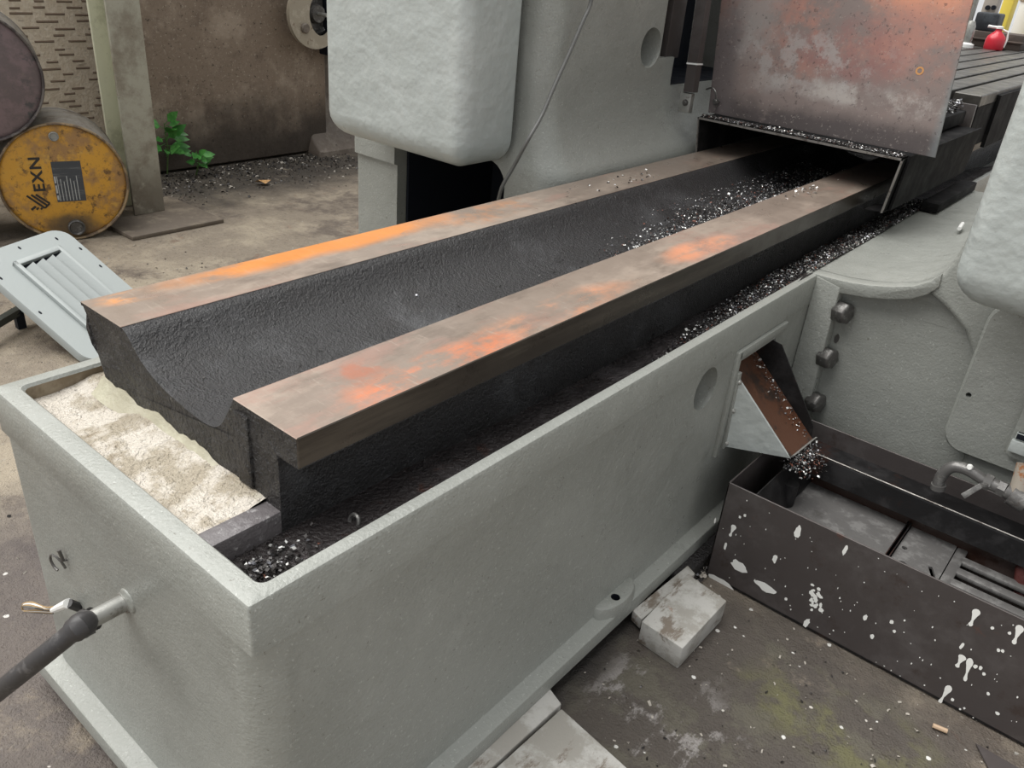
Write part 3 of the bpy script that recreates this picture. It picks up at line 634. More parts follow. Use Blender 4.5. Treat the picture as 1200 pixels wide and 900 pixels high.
mb = MB(); mb.box(c0.x, c1_, yk, yk+.12, 1.0, 1.75); mb.build('case', M('pale_panel', (.42,.38,.34), rough=.5, bumps=()), parent=pnl, bevel=.008)
for px in (1158, 1165):
    q = ony((px, 9), yk); mb = MB(); mb.rings([disc_ring((q.x,yk+t,q.z),(1,0,0),(0,0,1),.016,12) for t in (.001,-.03)]); mb.build('knob', dark, parent=pnl)
yg = yc-.15; mb = MB(); mb.box(px_x(1137,8,yg), px_x(1143,8,yg), yg, yg+.05, 1.0, 1.9); gpz = mb.build('steel_upright', galv, org=(px_x(1140,8,yg),yg,1.0), bevel=.004); tag(gpz, 'grey steel upright beside the control panel', 'post')
yy = 9.4; mb = MB(); mb.box(px_x(1169,20,yy), px_x(1182,20,yy), yy, yy+.2, 0, 2.4); yp = mb.build('yellow_post', yell_m, org=(px_x(1175,20,yy),yy,0), bevel=.01); tag(yp, 'bright yellow safety post at the bright workshop end', 'post')
p = Vector((px_x(1182,20,9.9)+.50, 10.1, 0)); wt = empty('white_tank', p, 'white cylindrical tank in daylight beyond the yellow post', 'tank')
mb = MB(); turn(mb, p, [(.44,.95),(.47,1.0),(.47,2.0),(.44,2.05)], 32); mb.build('shell', white_m, parent=wt)
mb = MB(); mb.rings([disc_ring(p+Vector((0,0,z)),(1,0,0),(0,1,0),r,32) for r,z in ((.47,1.28),(.485,1.285),(.485,1.30),(.47,1.305))],0,False,False); mb.build('hoop', rim_m, parent=wt)
mb = MB(); turn(mb, p, [(.46,0),(.46,.95)], 32); mb.build('stand_drum', M('dark_stand', (.06,.05,.045), rough=.6, bumps=()), parent=wt)

# ------------------------------------------------------------------ chip chute
ch = empty('chip_chute', (X1, 1.8, .3), 'grey sheet metal chip chute sticking out of the bed wall', 'chute')
zb = .306
mb = MB(); mb.prism([(X1+.010,1.690,.500),(X1+.010,1.702,.305),(-.490,1.770,.308)], (.002,.004,0)); mb.build('side_plate', grey_light, parent=ch, smooth=0)
mb = MB(); mb.prism([(-.74,1.695,.53),(-.74,1.90,.53),(-.487,1.900,.306),(-.490,1.772,.308)], (.003,0,.004)); mb.build('chute_floor', rust_in, parent=ch, smooth=0)
mb = MB(); mb.prism([(-.74,1.9,.50),(-.74,1.9,.54),(-.622,1.9,.525),(-.492,1.9,.345),(-.488,1.9,.306)], (.0,.004,0)); mb.build('side_plate', steel_wet, parent=ch, smooth=0)
mb = MB(); mb.prism([(-.492,1.770,.309),(-.487,1.903,.307),(-.479,1.903,.318),(-.484,1.770,.320)], (.004,0,.001)); mb.build('lip', galv, parent=ch, smooth=0)
mb = MB(); mb.box(-.747,-.741,1.70,1.91,.33,.60); mb.build('back_plate', steel_wet, parent=ch, smooth=0)
def strip(mb, a, b, w, h):  # strip along wall plane from a to b (y,z), width w, proud h
    a = Vector((0,*a)); b = Vector((0,*b)); d = (b-a).normalized(); nrm = Vector((0,-d.z,d.y))
    q = [a+nrm*w/2, b+nrm*w/2, b-nrm*w/2, a-nrm*w/2]; mb.prism([Vector((X1-.002, v.y, v.z)) for v in q], (h+.002,0,0))
mb = MB(); strip(mb,(1.675,.562),(1.945,.562),.022,.010); mb.build('frame_strip', grey, parent=ch, bevel=.003)
mb = MB(); strip(mb,(1.676,.285),(1.676,.572),.020,.010); mb.build('frame_strip', grey, parent=ch, bevel=.003)
mb = MB(); strip(mb,(1.705,.300),(1.690,.515),.016,.014); mb.build('mount_flange', grey, parent=ch, bevel=.002)
for z in (.49,.41,.315):
    mb = MB(); y_ = 1.705-.015*(z-.3)/.215; mb.rings([disc_ring((X1+.012,y_,z),(0,1,0),(0,0,1),.0065,10), disc_ring((X1+.017,y_,z),(0,1,0),(0,0,1),.006,10), disc_ring((X1+.020,y_,z),(0,1,0),(0,0,1),.003,10)]); mb.build('rivet', galv, parent=ch)

# ------------------------------------------------------------------ coolant tank
tk = empty('coolant_tank', (-.15, 1.8, 0), 'open dark brown steel coolant tank splashed with white paint drips', 'tank')
TX0, TX1, TY0, TY1, TH = -.562, .42, 1.597, 2.03, .284
mb = MB(); mb.box(TX0,TX1,TY0,TY0+.004,.008,TH); mb.build('front_wall', steel, parent=tk, bevel=.001, seg=1, smooth=0)
mb = MB(); mb.box(TX0,TX0+.004,TY0,TY1,.008,TH); mb.build('end_wall', steel, parent=tk, bevel=.001, seg=1, smooth=0)
mb = MB(); mb.box(TX1-.004,TX1,TY0,TY1,.008,TH); mb.build('end_wall', steel, parent=tk, bevel=.001, seg=1, smooth=0)
mb = MB(); mb.box(TX0,TX1,TY1-.004,TY1,.008,TH+.01); mb.build('back_wall', steel, parent=tk, bevel=.001, seg=1, smooth=0)
mb = MB(); mb.box(TX0,TX1,TY0,TY1,.005,.010); mb.build('bottom', steel_wet, parent=tk, smooth=0)
mb = MB(); mb.box(TX0+.06,TX1-.004,1.945,TY1-.004,.238,.243); mb.build('back_shelf', steel_wet, parent=tk, smooth=0)
mb = MB(); mb.prism([(TX0+.06,1.945,.243),(TX0+.06,1.948,.249),(TX0+.06,1.938,.190),(TX0+.06,1.934,.190)], (TX1-TX0-.065,0,0)); mb.build('angle_lip', steel_wet, parent=tk, smooth=0)
mb = MB(); mb.tube([(TX0+.06,1.9465,.249),(TX1-.005,1.9465,.249)], .0018, 6); mb.build('lip_edge', edge_steel, parent=tk)
mb = MB(); mb.box(TX0+.05,TX1-.004,1.968,1.972,.02,.238); mb.build('inner_wall', M('shaded_brown_wall', (.04,.020,.014), [dict(col=(.07,.05,.045), scale=8, lo=.5, hi=.7)], rough=.35), parent=tk, smooth=0)  # dark brown carries the shade on the wall below the lip
pz = .150
mb = MB(); mb.box(-.49,-.222,1.62,1.968,pz-.006,pz); mb.build('filter_plate', plate_grey, parent=tk, bevel=.0015, seg=1)
mb = MB(); mb.box(-.2215,-.2195,1.62,1.968,pz-.03,pz+.010); mb.box(-.213,-.211,1.62,1.968,pz-.03,pz+.010); mb.build('divider', steel_wet, parent=tk, smooth=0)
mb = MB(); mb.box(-.209,-.101,1.62,1.968,pz-.006,pz)
fp = mb.build('filter_plate', plate_grey, parent=tk, smooth=0)
c = MB(); q1 = onz((1060,642),pz); q2 = onz((1057,661),pz); s1 = onz((1090,664),pz); s2 = onz((1095,680),pz)
for q, r in ((q1,.0065),(q2,.012)): c.rings([disc_ring((q.x,q.y,z),(1,0,0),(0,1,0),r,16) for z in (pz-.02,pz+.02)])
cut(fp, c)
c = MB(); dd = (s2-s1).normalized(); nn = Vector((-dd.y,dd.x,0))*.005; c.rings([[s1+nn+Vector((0,0,z)), s1-nn+Vector((0,0,z)), s2+dd*.06-nn+Vector((0,0,z)), s2+dd*.06+nn+Vector((0,0,z))] for z in (-.02,.02)]); cut(fp, c)
for k in range(5):
    y = 1.925-k*.052; mb = MB(); mb.box(-.080,.30,y-.015,y+.013,pz-.012,pz); mb.build('grate_bar', plate_grey, parent=tk, bevel=.004)
mb = MB(); mb.box(-.099,-.075,1.62,1.968,pz-.010,pz); mb.build('grate_end', plate_grey, parent=tk, bevel=.003)
mb = MB(); mb.box(TX0+.004,TX1-.01,TY0+.01,1.968,.10,.104); mb.build('sludge', M('black_sludge', (.010,.008,.007), rough=.3, bumps=((20,.3,.01),)), parent=tk, smooth=0)
mb = MB(); mb.prism([(TX0+.055,1.62,.255),(TX0+.058,1.62,.255),(TX0+.09,1.62,.155),(TX0+.087,1.62,.155)], (0,.34,0)); mb.build('sloped_baffle', steel_wet, parent=tk, smooth=0)
mb = MB(); mb.tube([(-.485,1.82,.08),(-.485,1.82,.215)], .022, 14); mb.build('drain_tube', steel_wet, parent=tk)
mb = MB(); mb.tube([(TX0+.02,1.66,.17),(TX0+.05,1.70,.17)], .010, 8); mb.build('tank_fitting', steel_wet, parent=tk)
rp = onz((1198,668),.17); mb = MB(); mb.tube([rp+Vector((.02,-.03,-.06)), rp+Vector((0,0,.0)), rp+Vector((.03,.03,.12))], .016, 12); mb.build('suction_hose', M('red_brown_hose', (.07,.022,.020), rough=.3, bumps=((60,.4,.004),)), parent=tk)
# paint drips: thin flat paint on the front wall
mb = MB(); rd = random.Random(11)
BN = [0]
def blob(px, w, h, ang=0.0, drip=False):
    BN[0] += 1; yb_ = TY0-.0006-BN[0]*4e-6
    c = ony(px, yb_); k = (c-CAM).length/956; n = 22 if drip else 14; pts = []
    ca, sa = math.cos(ang), math.sin(ang); tw = rd.uniform(-.15,.15)
    for i in range(n):
        a = 2*PI*i/n
        if drip:
            t = math.sin(a); hw = .5 if t > .35 else .24+.1*math.sin(t*5)
            x, z = (1 if math.cos(a) > 0 else -1)*min(abs(math.cos(a))*1.6, 1)*hw*w*k + tw*w*k*t, t*h*.66*k
        else:
            x, z = math.cos(a)*w/2*k*(1+rd.uniform(-.2,.2)), math.sin(a)*h*.66*k*(1+rd.uniform(-.2,.2))
        pts.append(Vector((c.x+x*ca-z*sa, yb_, c.z+x*sa+z*ca)))
    mb.add(pts, [tuple(range(n))])
D = [(866,664,19,10,-.2),(897,688,24,8,-.05),(844,682,28,7,-.05),(858,622,6,13,-.1),(935,623,7,12),(908,655,5,9),*[(956+rd.uniform(-6,6),700+rd.uniform(-15,15),rd.uniform(2,6),rd.uniform(2,5)) for _ in range(26)],(990,645,4,10),(945,730,5,10),(1141,724,7,17),(1192,744,7,18),(1125,775,7,13),(1134,785,6,22),(1107,814,6,20),(1097,828,4,8),(1108,842,4,7),(1127,757,3,7),(1181,883,5,8),(1186,883,3,6),(960,760,3,9),(965,761,3,9),(1014,724,4,6),(1143,781,4,4),(1149,783,3,4),(1153,790,3,3),(873,604,3,3),(867,606,3,3),(1022,746,4,5),(1045,729,4,4),(1048,740,3,3),(1060,727,2,2),(1163,736,3,3),(1170,762,3,3),(1175,763,3,3),(1183,742,3,3),(1158,813,3,3),(1169,836,4,3),(1116,820,3,3),(1125,831,2,2),(1130,830,2,2),(890,720,3,6),(932,738,3,6),(921,702,3,3),(850,640,3,8),(838,610,2,6)]
for t in D: blob((t[0],t[1]), t[2], t[3], t[4] if len(t) > 4 else rd.uniform(-.2,.2), t[3] > 12 and t[2] < 10)
for k in range(70): blob((rd.uniform(845,1195), 0), 1, 1) if False else None
for k in range(80):
    x = rd.uniform(845,1195); y0_ = 565+(x-853)*.472; y1_ = 672+(x-830)*.596; blob((x, rd.uniform(y0_+6, y1_-8)), rd.uniform(.6,1.6), rd.uniform(.6,2.0))
dr = mb.build('paint_drips', white_p, parent=tk, smooth=0); dr['kind'] = 'stuff'
# shard of sheet lying by the tank foot, cigarette stub, pebble
sp = [onz(q, .004) for q in ((1143,872),(1200,905),(1160,905))]
mb = MB(); mb.prism(sp, (0,0,.003)); sh = mb.build('sheet_scrap', steel, org=sp[0], smooth=0); tag(sh, 'pointed dark sheet scrap on the floor under the tank edge', 'scrap')
a, b = onz((1093,850),.008), onz((1110,857),.008); mb = MB(); mb.tube([a, b], .005, 8); st = mb.build('cigarette_stub', M('stub_paper', (.42,.30,.20), rough=.7, bumps=()), org=a); tag(st, 'brown cigarette stub on the floor against the tank', 'stub')
# ------------------------------------------------------------------ coolant pipe
cp = empty('coolant_pipe', ony((1160,562),1.95), 'weathered grey coolant pipe with bent spout and tap over the tank', 'pipe')
P = [ony(q, 1.95) for q in ((1099,573),(1101,562),(1108,552),(1118,547),(1130,549),(1142,555),(1156,565))]
mb = MB(); mb.tube(spline(P,4), .0135, 14); mb.tube([P[0], P[0]+(P[1]-P[0])*.5], .017, 14); mb.build('spout', pipe_m, parent=cp)
v0, v1 = ony((1153,563),1.95), ony((1178,574),1.95)
mb = MB(); mb.tube([v0, v0+(v1-v0)*.35], .020, 8); mb.tube([v0+(v1-v0)*.35, v0+(v1-v0)*.65], .016, 12); mb.tube([v0+(v1-v0)*.65, v1], .019, 6); mb.build('tap_body', pipe_m, parent=cp)
h1, h2 = ony((1150,569),1.92), ony((1128,582),1.90)
mb = MB(); mb.tube([v0+(v1-v0)*.4, h1], .006, 8); mb.build('tap_stem', pipe_m, parent=cp)
d = (h2-h1).normalized(); s = d.cross(Vector((0,1,0))).normalized(); mb = MB(); mb.prism([h1+s*.006, h2+s*.007, h2-s*.007, h1-s*.006], (0,.004,0)); mb.build('tap_handle', pipe_m, parent=cp, bevel=.0015)
w0, w1 = v1, ony((1230,605),1.95); mb = MB(); mb.tube([w0,w1], .018, 14); jj = ony((1192,582),1.95); mb.tube([jj-(w1-w0).normalized()*.014, jj+(w1-w0).normalized()*.022], .027, 14); mb.build('tee', pipe_m, parent=cp)
mb = MB(); mb.tube([jj, ony((1203,545),1.97)], .020, 14); mb.build('riser', M('pipe_rust_white', (.34,.30,.25), [dict(col=(.32,.13,.05), scale=30, lo=.5, hi=.65)], rough=.5, bumps=((60,.3,.003),)), parent=cp)
mb = MB(); q = ony((1136,548),1.934); mb.rings([disc_ring(q,(1,0,0),(0,.3,1),.005,10), disc_ring(q+Vector((0,.006,-.001)),(1,0,0),(0,.3,1),.007,10)]); mb.build('paint_drip', white_p, parent=cp)

# ------------------------------------------------------------------ blocks and shims under the foot
def block(name, pts, z0, z1, mat, label, cat, group=None, bev=.003):
    lo = [Vector((p.x,p.y,z0)) for p in pts]; hi = [Vector((p.x,p.y,z1)) for p in pts]
    mb = MB(); mb.rings([lo, hi]); o = mb.build(name, mat, org=lo[0], bevel=bev); tag(o, label, cat, group); return o
block('timber_block', [onz(q,.062) for q in ((752,728),(800,760),(852,704),(806,672))], 0, .062, wood_white, 'white-painted chipped timber block on the floor beside the tank corner', 'wooden block')
block('shim_plate', [onz(q,.040) for q in ((741,715),(752,726),(815,672),(806,662))], .010, .040, wood_white, 'narrow pale packing strip between bed foot and chipped timber block', 'shim')
block('timber_block', [Vector(p) for p in ((-.575,.66,0),(-.30,.66,0),(-.33,.955,0),(-.562,.985,0))], 0, .040, wood_white, 'broad white-stained packing block lying flat under the bed side', 'wooden block')
block('shim_plate', [Vector(p) for p in ((-.645,.60,0),(-.582,.60,0),(-.569,.995,0),(-.640,1.02,0))], .0, .039, wood_white, 'pale packing strip under bed foot beside broad packing block', 'shim')
for (yy, lab) in ((1.75,'dark packing block under the bed foot beside the tank end wall'),):
    mb = MB(); mb.box(-.70,-.575,yy-.25,yy+.25,0,.039); o = mb.build('packing_block', cast_end, org=(-.64,yy,0), bevel=.004); tag(o, lab, 'packing block')

# ------------------------------------------------------------------ hose, wires
p = ony((146,706), Y0)
ho = empty('rubber_hose', p, 'black rubber hose clamped on a steel nipple in the bed end wall', 'hose')
e1 = Vector((p.x, .322, p.z))
mb = MB(); mb.tube([Vector((p.x,Y0+.004,p.z)), e1], .0135, 16); mb.tube([Vector((p.x,Y0-.003,p.z)), Vector((p.x,Y0+.001,p.z))], .017, 16); mb.build('nipple', galv, parent=ho)
hp_ = [((117,720),.326),((109,724),.312),((98,731),.293),((86,740),.278),((60,761),.252),((30,785),.226),((0,809),.200),((-60,857),.15),((-130,915),.10)]
path = spline([Vector((p.x,.334,p.z)), Vector((p.x-.001,.318,p.z-.001))] + [ony(a_q, b_q) for a_q, b_q in hp_[2:]], 5); g0 = path[0]
rads = [.0178 if k < 14 else (.0165 if k < 16 else .0132) for k in range(len(path))]
mb = MB(); mb.tube(path, rads, 14); mb.build('hose', rubber, parent=ho)
cl = path[3]; dv = (path[4]-path[2]).normalized(); mb = MB(); mb.tube([cl-dv*.004, cl+dv*.004], .0205, 14); mb.build('hose_clamp', rubber, parent=ho)
q = ony((70,712), .36); wp = empty('wire_tail', q, 'looped bare wire tail with white sleeve beside the rubber hose', 'wire')
for k, (dx, col) in enumerate(((0,copper),(1,white_pl),(2,copper),(3,cable_m))):
    pts = [ony((78-k,708+k*2), .36), ony((55,712+k), .35), ony((38,706+k*2), .345-.004*k), ony((27,708+k), .34), ony((28,716), .34), ony((42,715+k), .345), ony((62,716+k), .355)]
    mb = MB(); mb.tube(spline(pts,5), .0016, 6); mb.build('wire', col, parent=wp)
a, b = ony((62,715), .352), ony((80,707), .362); mb = MB(); mb.tube([a, b], [.005,.0085], 10); mb.build('sleeve', white_pl, parent=wp)
a, b = ony((80,707), .362), ony((93,712), .378); mb = MB(); mb.tube([a, b], .008, 8); mb.build('gland', rubber, parent=wp)

# ------------------------------------------------------------------ steel column
hc = empty('steel_column', (-3.99, 1.985, 0), 'pale painted steel H-section roof column on a base plate', 'column')
xa, xb, ya, yb = -3.925, -4.105, 1.905, 2.065
mb = MB(); mb.box(xa-.014, xa, ya, yb, .02, 3.0); mb.build('flange', hcol_m, parent=hc, bevel=.002, seg=1)
mb = MB(); mb.box(xb, xb+.014, ya, yb, .02, 3.0); mb.build('flange', hcol_lit, parent=hc, bevel=.002, seg=1)
mb = MB(); mb.box(xb+.014, xa-.014, 1.982, 1.992, .02, 3.0); mb.build('web', hcol_lit, parent=hc, smooth=0)
bp = [onz(q,.02) for q in ((118,277),(200,243),(262,262),(150,288))]
mb = MB(); mb.box(-4.15,-3.64,1.74,2.22,0,.02); mb.build('base_plate', M('dirty_base_plate', (.13,.105,.082), [dict(col=(.20,.165,.125), scale=9, lo=.45, hi=.7)], rough=.7), parent=hc, bevel=.004)

# ------------------------------------------------------------------ drums
def drum(face, ang, r, L, mats, label, markings):
    n = Vector((math.cos(ang), math.sin(ang), 0)); t = Vector((n.y, -n.x, 0)); up = Vector((0,0,1))  # t points to picture left
    th = empty('oil_drum', (0,0,0), label, 'drum', 'stacked oil drums')
    base = Vector(face) - n*(L/2); base.z = face.z - r
    th.location = base; ORG[th.name] = Vector((0,0,0)); th.rotation_euler = (0,0,ang)
    # build in local frame: x = axis out of the face, y = picture right, z up
    paint, rim = mats; H = L/2
    def ring(x, q): return [Vector((x, math.cos(2*PI*k/48)*q, r+math.sin(2*PI*k/48)*q)) for k in range(48)]
    prof = [(-H+.01,0.001),(-H+.01,r-.012),(-H,r-.004),(-H,r),(-H+.012,r),(-H+.016,r-.006)]
    for hx in (-H+L*.33, -H+L*.67): prof += [(hx-.02,r-.006),(hx,r+.001),(hx+.02,r-.006)]
    prof += [(H-.018,r-.006)]
    mb = MB(); mb.rings([ring(x,q) for x,q in prof]); mb.build('shell', drum_side, parent=th)
    mb = MB(); mb.rings([ring(x,q) for x,q in ((H-.02,r-.008),(H-.016,r),(H,r),(H+.002,r-.004),(H,r-.009),(H-.012,r-.011))],0,False,False); mb.build('rim', rim, parent=th)
    mb = MB(); mb.rings([ring(H-.018,r-.008), ring(H-.014,r-.012), ring(H-.012,r-.020), ring(H-.010,r-.03), ring(H-.010,.001)]); mb.build('lid', paint, parent=th)
    xf = H-.009
    def disc(name, y, z, rr0, h, m, parent=th):
        mb = MB(); mb.rings([[Vector((x, y+math.cos(2*PI*k/20)*q, z+math.sin(2*PI*k/20)*q)) for k in range(20)] for x,q in ((xf-.004,rr0),(xf+h,rr0),(xf+h+.002,rr0*.85),(xf+h*.6,rr0*.7),(xf+h*.6,.001))]); return mb.build(name, m, parent=parent)
    if markings:
        disc('vent_bung', -.012, r+.205, .020, .012, galv)
        disc('filler_bung', .016, r-.205, .036, .016, bolt_m)
        mb = MB(); mb.add([(xf+.0006,-.062+.02,r-.085),(xf+.0006,.055+.02,r-.085),(xf+.0006,.055+.02,r+.095),(xf+.0006,-.062+.02,r+.095)],[(0,1,2,3)]); lb = mb.build('paper_label', label_m, parent=th, smooth=0)
        mb = MB()
        for k in range(7): mb.add([(xf+.0012,-.03+k*.013,r-.08),(xf+.0012,-.027+k*.013,r-.08),(xf+.0012,-.027+k*.013,r+.03-.012*(k%3)),(xf+.0012,-.03+k*.013,r+.03-.012*(k%3))],[(0,1,2,3)])
        for (a0,a1) in ((-.075,-.055),(-.045,-.01),(0,.03)): mb.add([(xf+.0012,-.040,r+a0),(xf+.0012,-.033,r+a0),(xf+.0012,-.033,r+a1),(xf+.0012,-.040,r+a1)],[(0,1,2,3)])
        mb.build('label_print', label_w, parent=lb, smooth=0)
        cu = bpy.data.curves.new('lettering', 'FONT'); cu.body = 'EXN'; cu.size = .080; cu.space_character = 1.12; cu.offset = .0022; cu.extrude = 0
        to = bpy.data.objects.new('t', cu); COL.objects.link(to); bpy.context.view_layer.update()
        me = bpy.data.meshes.new_from_object(to.evaluated_get(bpy.context.evaluated_depsgraph_get())); bpy.data.objects.remove(to)
        # text x runs up (+z), text y runs to picture left (-y)
        for v in me.vertices: x, y, _ = v.co; v.co = (xf+.0008, -.082-y*.78, r-.035+x*.92)
        me.materials.clear(); me.materials.append(ink)
        lo = bpy.data.objects.new('lettering', me); COL.objects.link(lo); lo.parent = th
        mb = MB()
        def bar(a, b, w):
            a = Vector((xf+.0009,*a)); b = Vector((xf+.0009,*b)); d = (b-a).normalized(); s = Vector((0,-d.z,d.y))*w/2; mb.add([a+s,b+s,b-s,a-s],[(0,1,2,3)])
        bar((-.158,r-.048),(-.096,r-.108),.009); bar((-.140,r-.045),(-.084,r-.098),.009); bar((-.122,r-.045),(-.074,r-.088),.009)
        bar((-.150,r-.112),(-.130,r-.098),.010); bar((-.130,r-.113),(-.120,r-.104),.008); bar((-.096,r-.108),(-.074,r-.088),.008); bar((-.113,r-.113),(-.106,r-.106),.008)
        mb.build('emblem', ink, parent=th, smooth=0)
    return th
dang = math.radians(-20); R_ = .262
fc = onz((88, 281), 0) + Vector((0, 0, R_))
nd = Vector((math.cos(dang), math.sin(dang), 0)); td = Vector((nd.y, -nd.x, 0))
drum(fc, dang, R_, .36, (yellow, rim_m), 'rusty yellow oil drum lying on its side with black lettering and label', True)
a_ = .27
drum(fc + td*a_ + Vector((0,0,math.sqrt((2*R_)**2-a_**2)+.002)) + nd*.02, dang, R_, .36, (drum_dark, rim_dk), 'dark maroon oil drum stacked on top of the yellow drum', False)
drum(fc + td*(2*R_+.012) - nd*.05, dang, R_, .36, (drum_dark, rim_dk), 'dark oil drum lying on the floor next to the yellow drum', False)

# ------------------------------------------------------------------ louvred cover on a small stand
A = Vector((-3.129,1.236,.30)); D_ = Vector((-2.992,.895,.26)); e1 = Vector((.397,.123,-.235)).normalized()
e2 = (D_-A); e2 = (e2 - e1*e2.dot(e1)); W_ = e2.length; e2.normalize(); nrm = e2.cross(e1).normalized()
if nrm.z < 0: nrm = -nrm
Lc = .56
vc = empty('louvred_cover', A+e1*Lc, 'pale grey louvred sheet cover with rounded corners leaning on a low stand', 'cover')
def cp_(s, t, h=0): return A + e1*s + e2*t + nrm*h
def rrc(s0,s1,t0,t1,r,h,n=6): return [cp_(p.x,p.y,h) for p in rr(s0,s1,t0,t1,r,0,n)]
mb = MB(); mb.rings([rrc(.0,Lc,0,W_,.06,-.03), rrc(0,Lc,0,W_,.06,-.006), rrc(.003,Lc-.003,.003,W_-.003,.058,0)]); cvb = mb.build('panel', grey_smooth, parent=vc)
s0,s1,t0,t1 = .085,.50,.085,.275
for (a0,a1,b0,b1) in ((s0,s0+.02,t0,t1),(s0,s1,t0,t0+.016),(s0,s1,t1-.016,t1)):
    mb = MB(); mb.rings([rrc(a0,a1,b0,b1,.004,-.001), rrc(a0,a1,b0,b1,.004,.016)]); mb.build('louvre_frame', grey_smooth, parent=vc, bevel=.002)
mb = MB(); mb.add([cp_(s0+.02,t0+.016,.0008), cp_(s1,t0+.016,.0008), cp_(s1,t1-.016,.0008), cp_(s0+.02,t1-.016,.0008)], [(0,1,2,3)]); mb.build('louvre_gap', dark, parent=vc, smooth=0)
nl = 4; wd = (t1-t0-.032)/nl
for k in range(nl):
    b0 = t0+.016+k*wd
    mb = MB(); mb.prism([cp_(s0+.035,b0+wd*.80,.0015), cp_(s0+.035,b0+wd*.12,.024), cp_(s0+.035,b0+wd*.12,.022), cp_(s0+.035,b0+wd*.80,.0)], e1*(s1-s0-.03)); mb.build('louvre', grey_smooth, parent=vc, smooth=0)
for (s,t) in ((.045,.06),(.045,W_-.06),(.03,.20),(.22,.022),(.30,W_-.022),(.12,W_-.022),(.12,.022)):
    mb = MB(); mb.add([cp_(s+math.cos(2*PI*k/10)*.008, t+math.sin(2*PI*k/10)*.004, .0006) for k in range(10)], [tuple(range(10))]); mb.build('slot_hole', dark, parent=vc, smooth=0)
sd_ = empty('low_stand', (-2.98,.985,0), 'low dark steel stand under the louvred cover', 'stand')
a, b = onz((-60,412),.065), onz((25,362),.065); dvec = (b-a).normalized()
mb = MB(); mb.tube([a,b], .018, 4); mb.build('rail', M('green_black_steel', (.04,.045,.038), rough=.5), parent=sd_, smooth=0)
for q in (b - dvec*.02, a+dvec*.05):
    mb = MB(); mb.box(q.x-.014,q.x+.014,q.y-.014,q.y+.014,0,.055); mb.build('leg', dark, parent=sd_, smooth=0)
c1 = cp_(.06,W_*.45,-.035); mb = MB(); mb.tube([Vector((c1.x,c1.y,0)), Vector((c1.x,c1.y,c1.z-.005))], .014, 8); mb.tube([Vector((c1.x,c1.y,.06)), b - dvec*.05], .012, 6); mb.build('upright', dark, parent=sd_)

# ------------------------------------------------------------------ old machine with brown side panel
om = empty('old_machine', (-4.62,3.0,0), 'old brown machine with flat side panel and pulley guard behind column', 'machine')
mb = MB()
def ryz(y0,y1,z0,z1,r,x): return [Vector((x,p.x,p.y)) for p in rr(y0,y1,z0,z1,r,0,8)]
mb.rings([ryz(2.3,3.665,.012,2.2,(.10,.02,.02,.02),-4.80), ryz(2.3,3.665,.012,2.2,(.10,.02,.02,.02),-4.63), ryz(2.305,3.655,.02,2.19,(.09,.02,.02,.02),-4.62)])
mb.build('side_panel', brown_plate, parent=om)
mb = MB(); lvx = []
for z, f in ((0,.24),(.03,.235),(.08,.15),(.14,.08),(.24,.025),(.40,0),(2.2,0)): lvx.append((z,-5.03,-4.72+f,3.55-f*.2,4.6,.03))
loft(lvx,4).build('base_foot', brown_base, parent=om)
pc = onx((374,18), -4.46)
def dring(x, r, a0=0, a1=2*PI, n=32): return [Vector((x, pc.y+math.cos(a0+(a1-a0)*k/n)*r, pc.z+math.sin(a0+(a1-a0)*k/n)*r)) for k in range(n+(0 if a1-a0>6.2 else 1))]
mb = MB(); o_ = dring(-4.52,.20,PI*.45,PI*1.72); i_ = [Vector((-4.52, pc.y+.05+math.cos(a)*.10, pc.z+math.sin(a)*.125)) for a in [PI*.45+(PI*1.27)*k/32 for k in range(33)]]
m_ = len(o_); top_ = [v+Vector((.03,0,0)) for v in o_+i_]
mb.add(o_+i_+top_, [(k,k+1,m_+k+1,m_+k) for k in range(m_-1)]+[(2*m_+k,2*m_+k+1,3*m_+k+1,3*m_+k) for k in range(m_-1)]+[(k,k+1,2*m_+k+1,2*m_+k) for k in range(m_-1)]+[(m_+k,m_+k+1,3*m_+k+1,3*m_+k) for k in range(m_-1)]+[(0,m_,3*m_,2*m_),(m_-1,2*m_-1,4*m_-1,3*m_-1)])
mb.build('pulley_guard', beige, parent=om, bevel=0)
mb = MB(); bq = onx((357,33),-4.49); mb.rings([[Vector((x,bq.y+math.cos(2*PI*k/20)*q,bq.z+math.sin(2*PI*k/20)*q)) for k in range(20)] for x,q in ((-4.50,.03),(-4.478,.03),(-4.472,.024))]); mb.build('guard_bolt', brown_base, parent=om)
pq = pc+Vector((0,.055,0)); mb = MB(); mb.rings([[Vector((x,pq.y+math.cos(2*PI*k/28)*q,pq.z+math.sin(2*PI*k/28)*q)) for k in range(28)] for x,q in ((-4.62,.13),(-4.56,.13),(-4.555,.115),(-4.575,.10),(-4.575,.06),(-4.53,.05),(-4.53,.001))]); mb.build('pulley', bolt_m, parent=om)
mb = MB(); mb.tube([Vector((-4.56,pq.y,pq.z)), Vector((-4.45,pq.y+.0,pq.z))], .012, 10); mb.build('pulley_shaft', galv, parent=om)
mb = MB(); mb.box(-4.63,-4.50,pc.y+.12,pc.y+.40,pc.z-.25,pc.z+.6); mb.build('belt_recess', dark, parent=om, bevel=.01)

